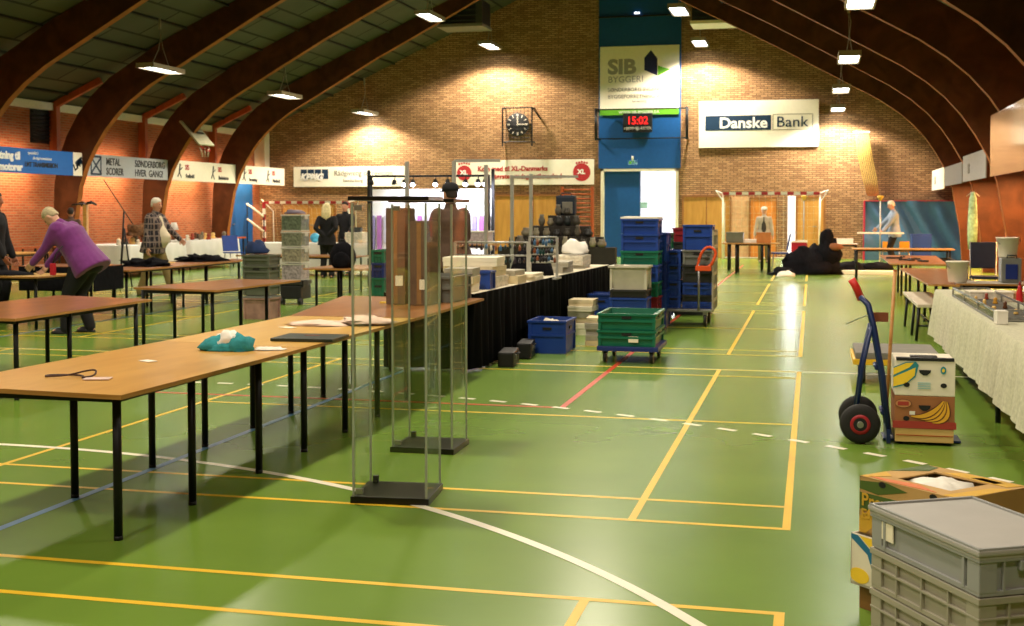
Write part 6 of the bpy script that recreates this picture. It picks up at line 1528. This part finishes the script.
q0, q1 = PY(857,235,36.45), PY(904,234,36.45); b = MB(); b.box((0,0,0),((q1-q0).x,.05,.05),bev=.01); solo('white_strip', b, m_white, 'long white strip held level before the blue mat', 'strip', ((q0.x+q1.x)/2,36.45,.93))
# ---- far right-of-centre: tables, heap, chairs
fx0, fx1 = PY(722,246,31.0).x, PY(779,246,31.0).x
table('dark framed table under the striped goal, boxes on top', rect(fx0,30.9,fx1,31.9), legs_of(fx0+.35,fx1-.25,(31.0,31.8)), m_ply, z=.76, group='far tables', lr=.03)
table('second far table left behind with dark legs', rect(fx0-.1,32.6,fx0+1.0,33.4), legs_of(fx0+.05,fx0+.9,(32.7,33.3)), m_ply3, z=.74, group='far tables', lr=.03)
def at_t(px): return PY(px, 244, 31.4).x
carton('grey box on the far table under the goal', (at_t(735),31.4,.765), (.42,.4,.26), P_OLIVE); carton('brown carton on the far table before the white hat', (at_t(764),31.2,.765), (.34,.3,.26), mat('kraft_card2', (160,104,54), rough=.85)); carton('flat white box in the middle of the far table', (at_t(749),31.5,.765), (.4,.4,.08), m_white)
t = thing('stacking_chair', 'blue chair at right end of the far table', 'chair', (PY(780,250,32.9).x,32.9,0), -PI/2); b = MB(); b.box((0,0,.46),(.44,.44,.04),bev=.012); part('seat', b, P_DBLUE, t); b = MB(); b.box((0,.22,.75),(.44,.04,.45),rot=(-.2,0,0),bev=.014); part('backrest', b, P_DBLUE, t)
for sx in (-1,1):
    for sy in (-1,1):
        b = MB(); b.cyl((sx*.17,sy*.16,.45),(sx*.21,sy*.21,0),.014,n=8); part('leg', b, m_steel, t)
q = PZ(815,275,0)
t = thing('cloth_heap', 'big heap of black cloth bags on floor under the goal', 'heap', (PZ(815,275,0).x+.0,31.3,0)); b = MB()
b.blob((-.1,0,0),(.66,.5,.62),seed=41,amp=.45,freq=2.4,flat=0,n=26,m=14); part('black_heap', b, m_blackcloth, t); b = MB(); b.blob((.28,.0,.86),(.17,.18,.26),seed=44,amp=.25,n=16,m=10); b.blob((.32,0,.5),(.28,.3,.4),seed=45,amp=.3,n=16,m=10); part('upright_bag', b, m_blackcloth, t); b = MB(); b.blob((.46,-.15,.68),(.2,.16,.09),seed=3,amp=.2); part('brown_cloth', b, mat('brown_cloth', (130,84,52), rough=.9), t)
solo('cloth_bundle', MB().blob((0,0,0),(.32,.26,.2),seed=48,amp=.5,freq=3,flat=0), m_blackcloth, 'smaller dark bundle on floor left of the black heap', 'bundle', (PZ(782,275,0).x,30.6,0)); solo('white_bag', MB().blob((0,0,0),(.22,.16,.13),seed=50,amp=.3,flat=0), m_white, 'small white bag on floor left of the black heap', 'bag', (PZ(786,276,0).x,30.0,0))
solo('cloth_bundle', MB().blob((0,0,0),(.4,.3,.22),seed=52,amp=.4,flat=0), m_blackcloth, 'dark bundle on floor right of the black heap', 'bundle', (PZ(849,269,0).x,33.9,0)); solo('cloth_bundle', MB().blob((0,0,0),(.5,.3,.2),seed=53,amp=.4,flat=0), m_blackcloth, 'dark bundle on floor before the blue mat', 'bundle', (PZ(876,269,0).x,34.2,0))
q = PY(799,251,34.0); carton('red and white cool box behind the black heap', (q.x,34.4,.45), (.42,.36,.3), plastic('red_box', (164,24,44)), lidm=m_white); b = MB(); b.box((0,0,.22),(.5,.45,.44),bev=.02); solo('grey_plinth_box', b, P_GREY, 'grey box under the red cool box', 'box', (q.x,34.4,0))
table('low white table behind the black heap', rect(PY(829,243,36).x,35.8,PY(858,243,36).x,36.6), legs_of(PY(831,243,36).x,PY(856,243,36).x,(35.9,36.5)), m_white, z=.63, group='far tables', lr=.03)
carton('white parcels on the low white table', (PY(842,240,36.2).x,36.2,.632), (.6,.4,.14), m_white)
for px, lab in ((887,'yellow chair back left of the person with strip'),(904,'yellow chair back right of the person with strip')):
    q = PY(px,250,37.6); t = thing('stacking_chair', lab, 'chair', (q.x,37.6,0), 0); mm = plastic('yellow_chair', (206,146,40))
    b = MB(); b.box((0,0,.42),(.3,.3,.04),bev=.012); part('seat', b, mm, t); b = MB(); b.box((0,-.15,.52),(.28,.04,.3),bev=.014); part('backrest', b, mm, t)
    for sx in (-1,1):
        for sy in (-1,1):
            b = MB(); b.cyl((sx*.12,sy*.12,.42),(sx*.14,sy*.14,0),.014,n=8); part('leg', b, m_steel, t)
q = PY(922,255,37.6); b = MB(); b.box((0,0,.42),(.55,.5,.84),bev=.02); b.box((0,0,.86),(.58,.53,.04),bev=.01); solo('blue_bin', b, P_BLUE, 'dark blue bin in front of the blue mat', 'bin', (q.x,38.0,0))

t = thing('red_pouch', 'small red pouch hanging beside the purple jacket', 'pouch', (PY(52,268,13.6).x, 13.62, PY(52,275,13.6).z))
b = MB(); b.box((0,0,.07),(.07,.04,.15),bev=.015); part('pouch_body', b, mat('red_pouch_cloth', (190,26,44), rough=.7), t); b = MB(); b.tube([(0,0,.14),(.03,.02,.26),(.1,.06,.36)],.008,5); part('strap', b, m_dark, t)
scene.view_settings.exposure = -.08
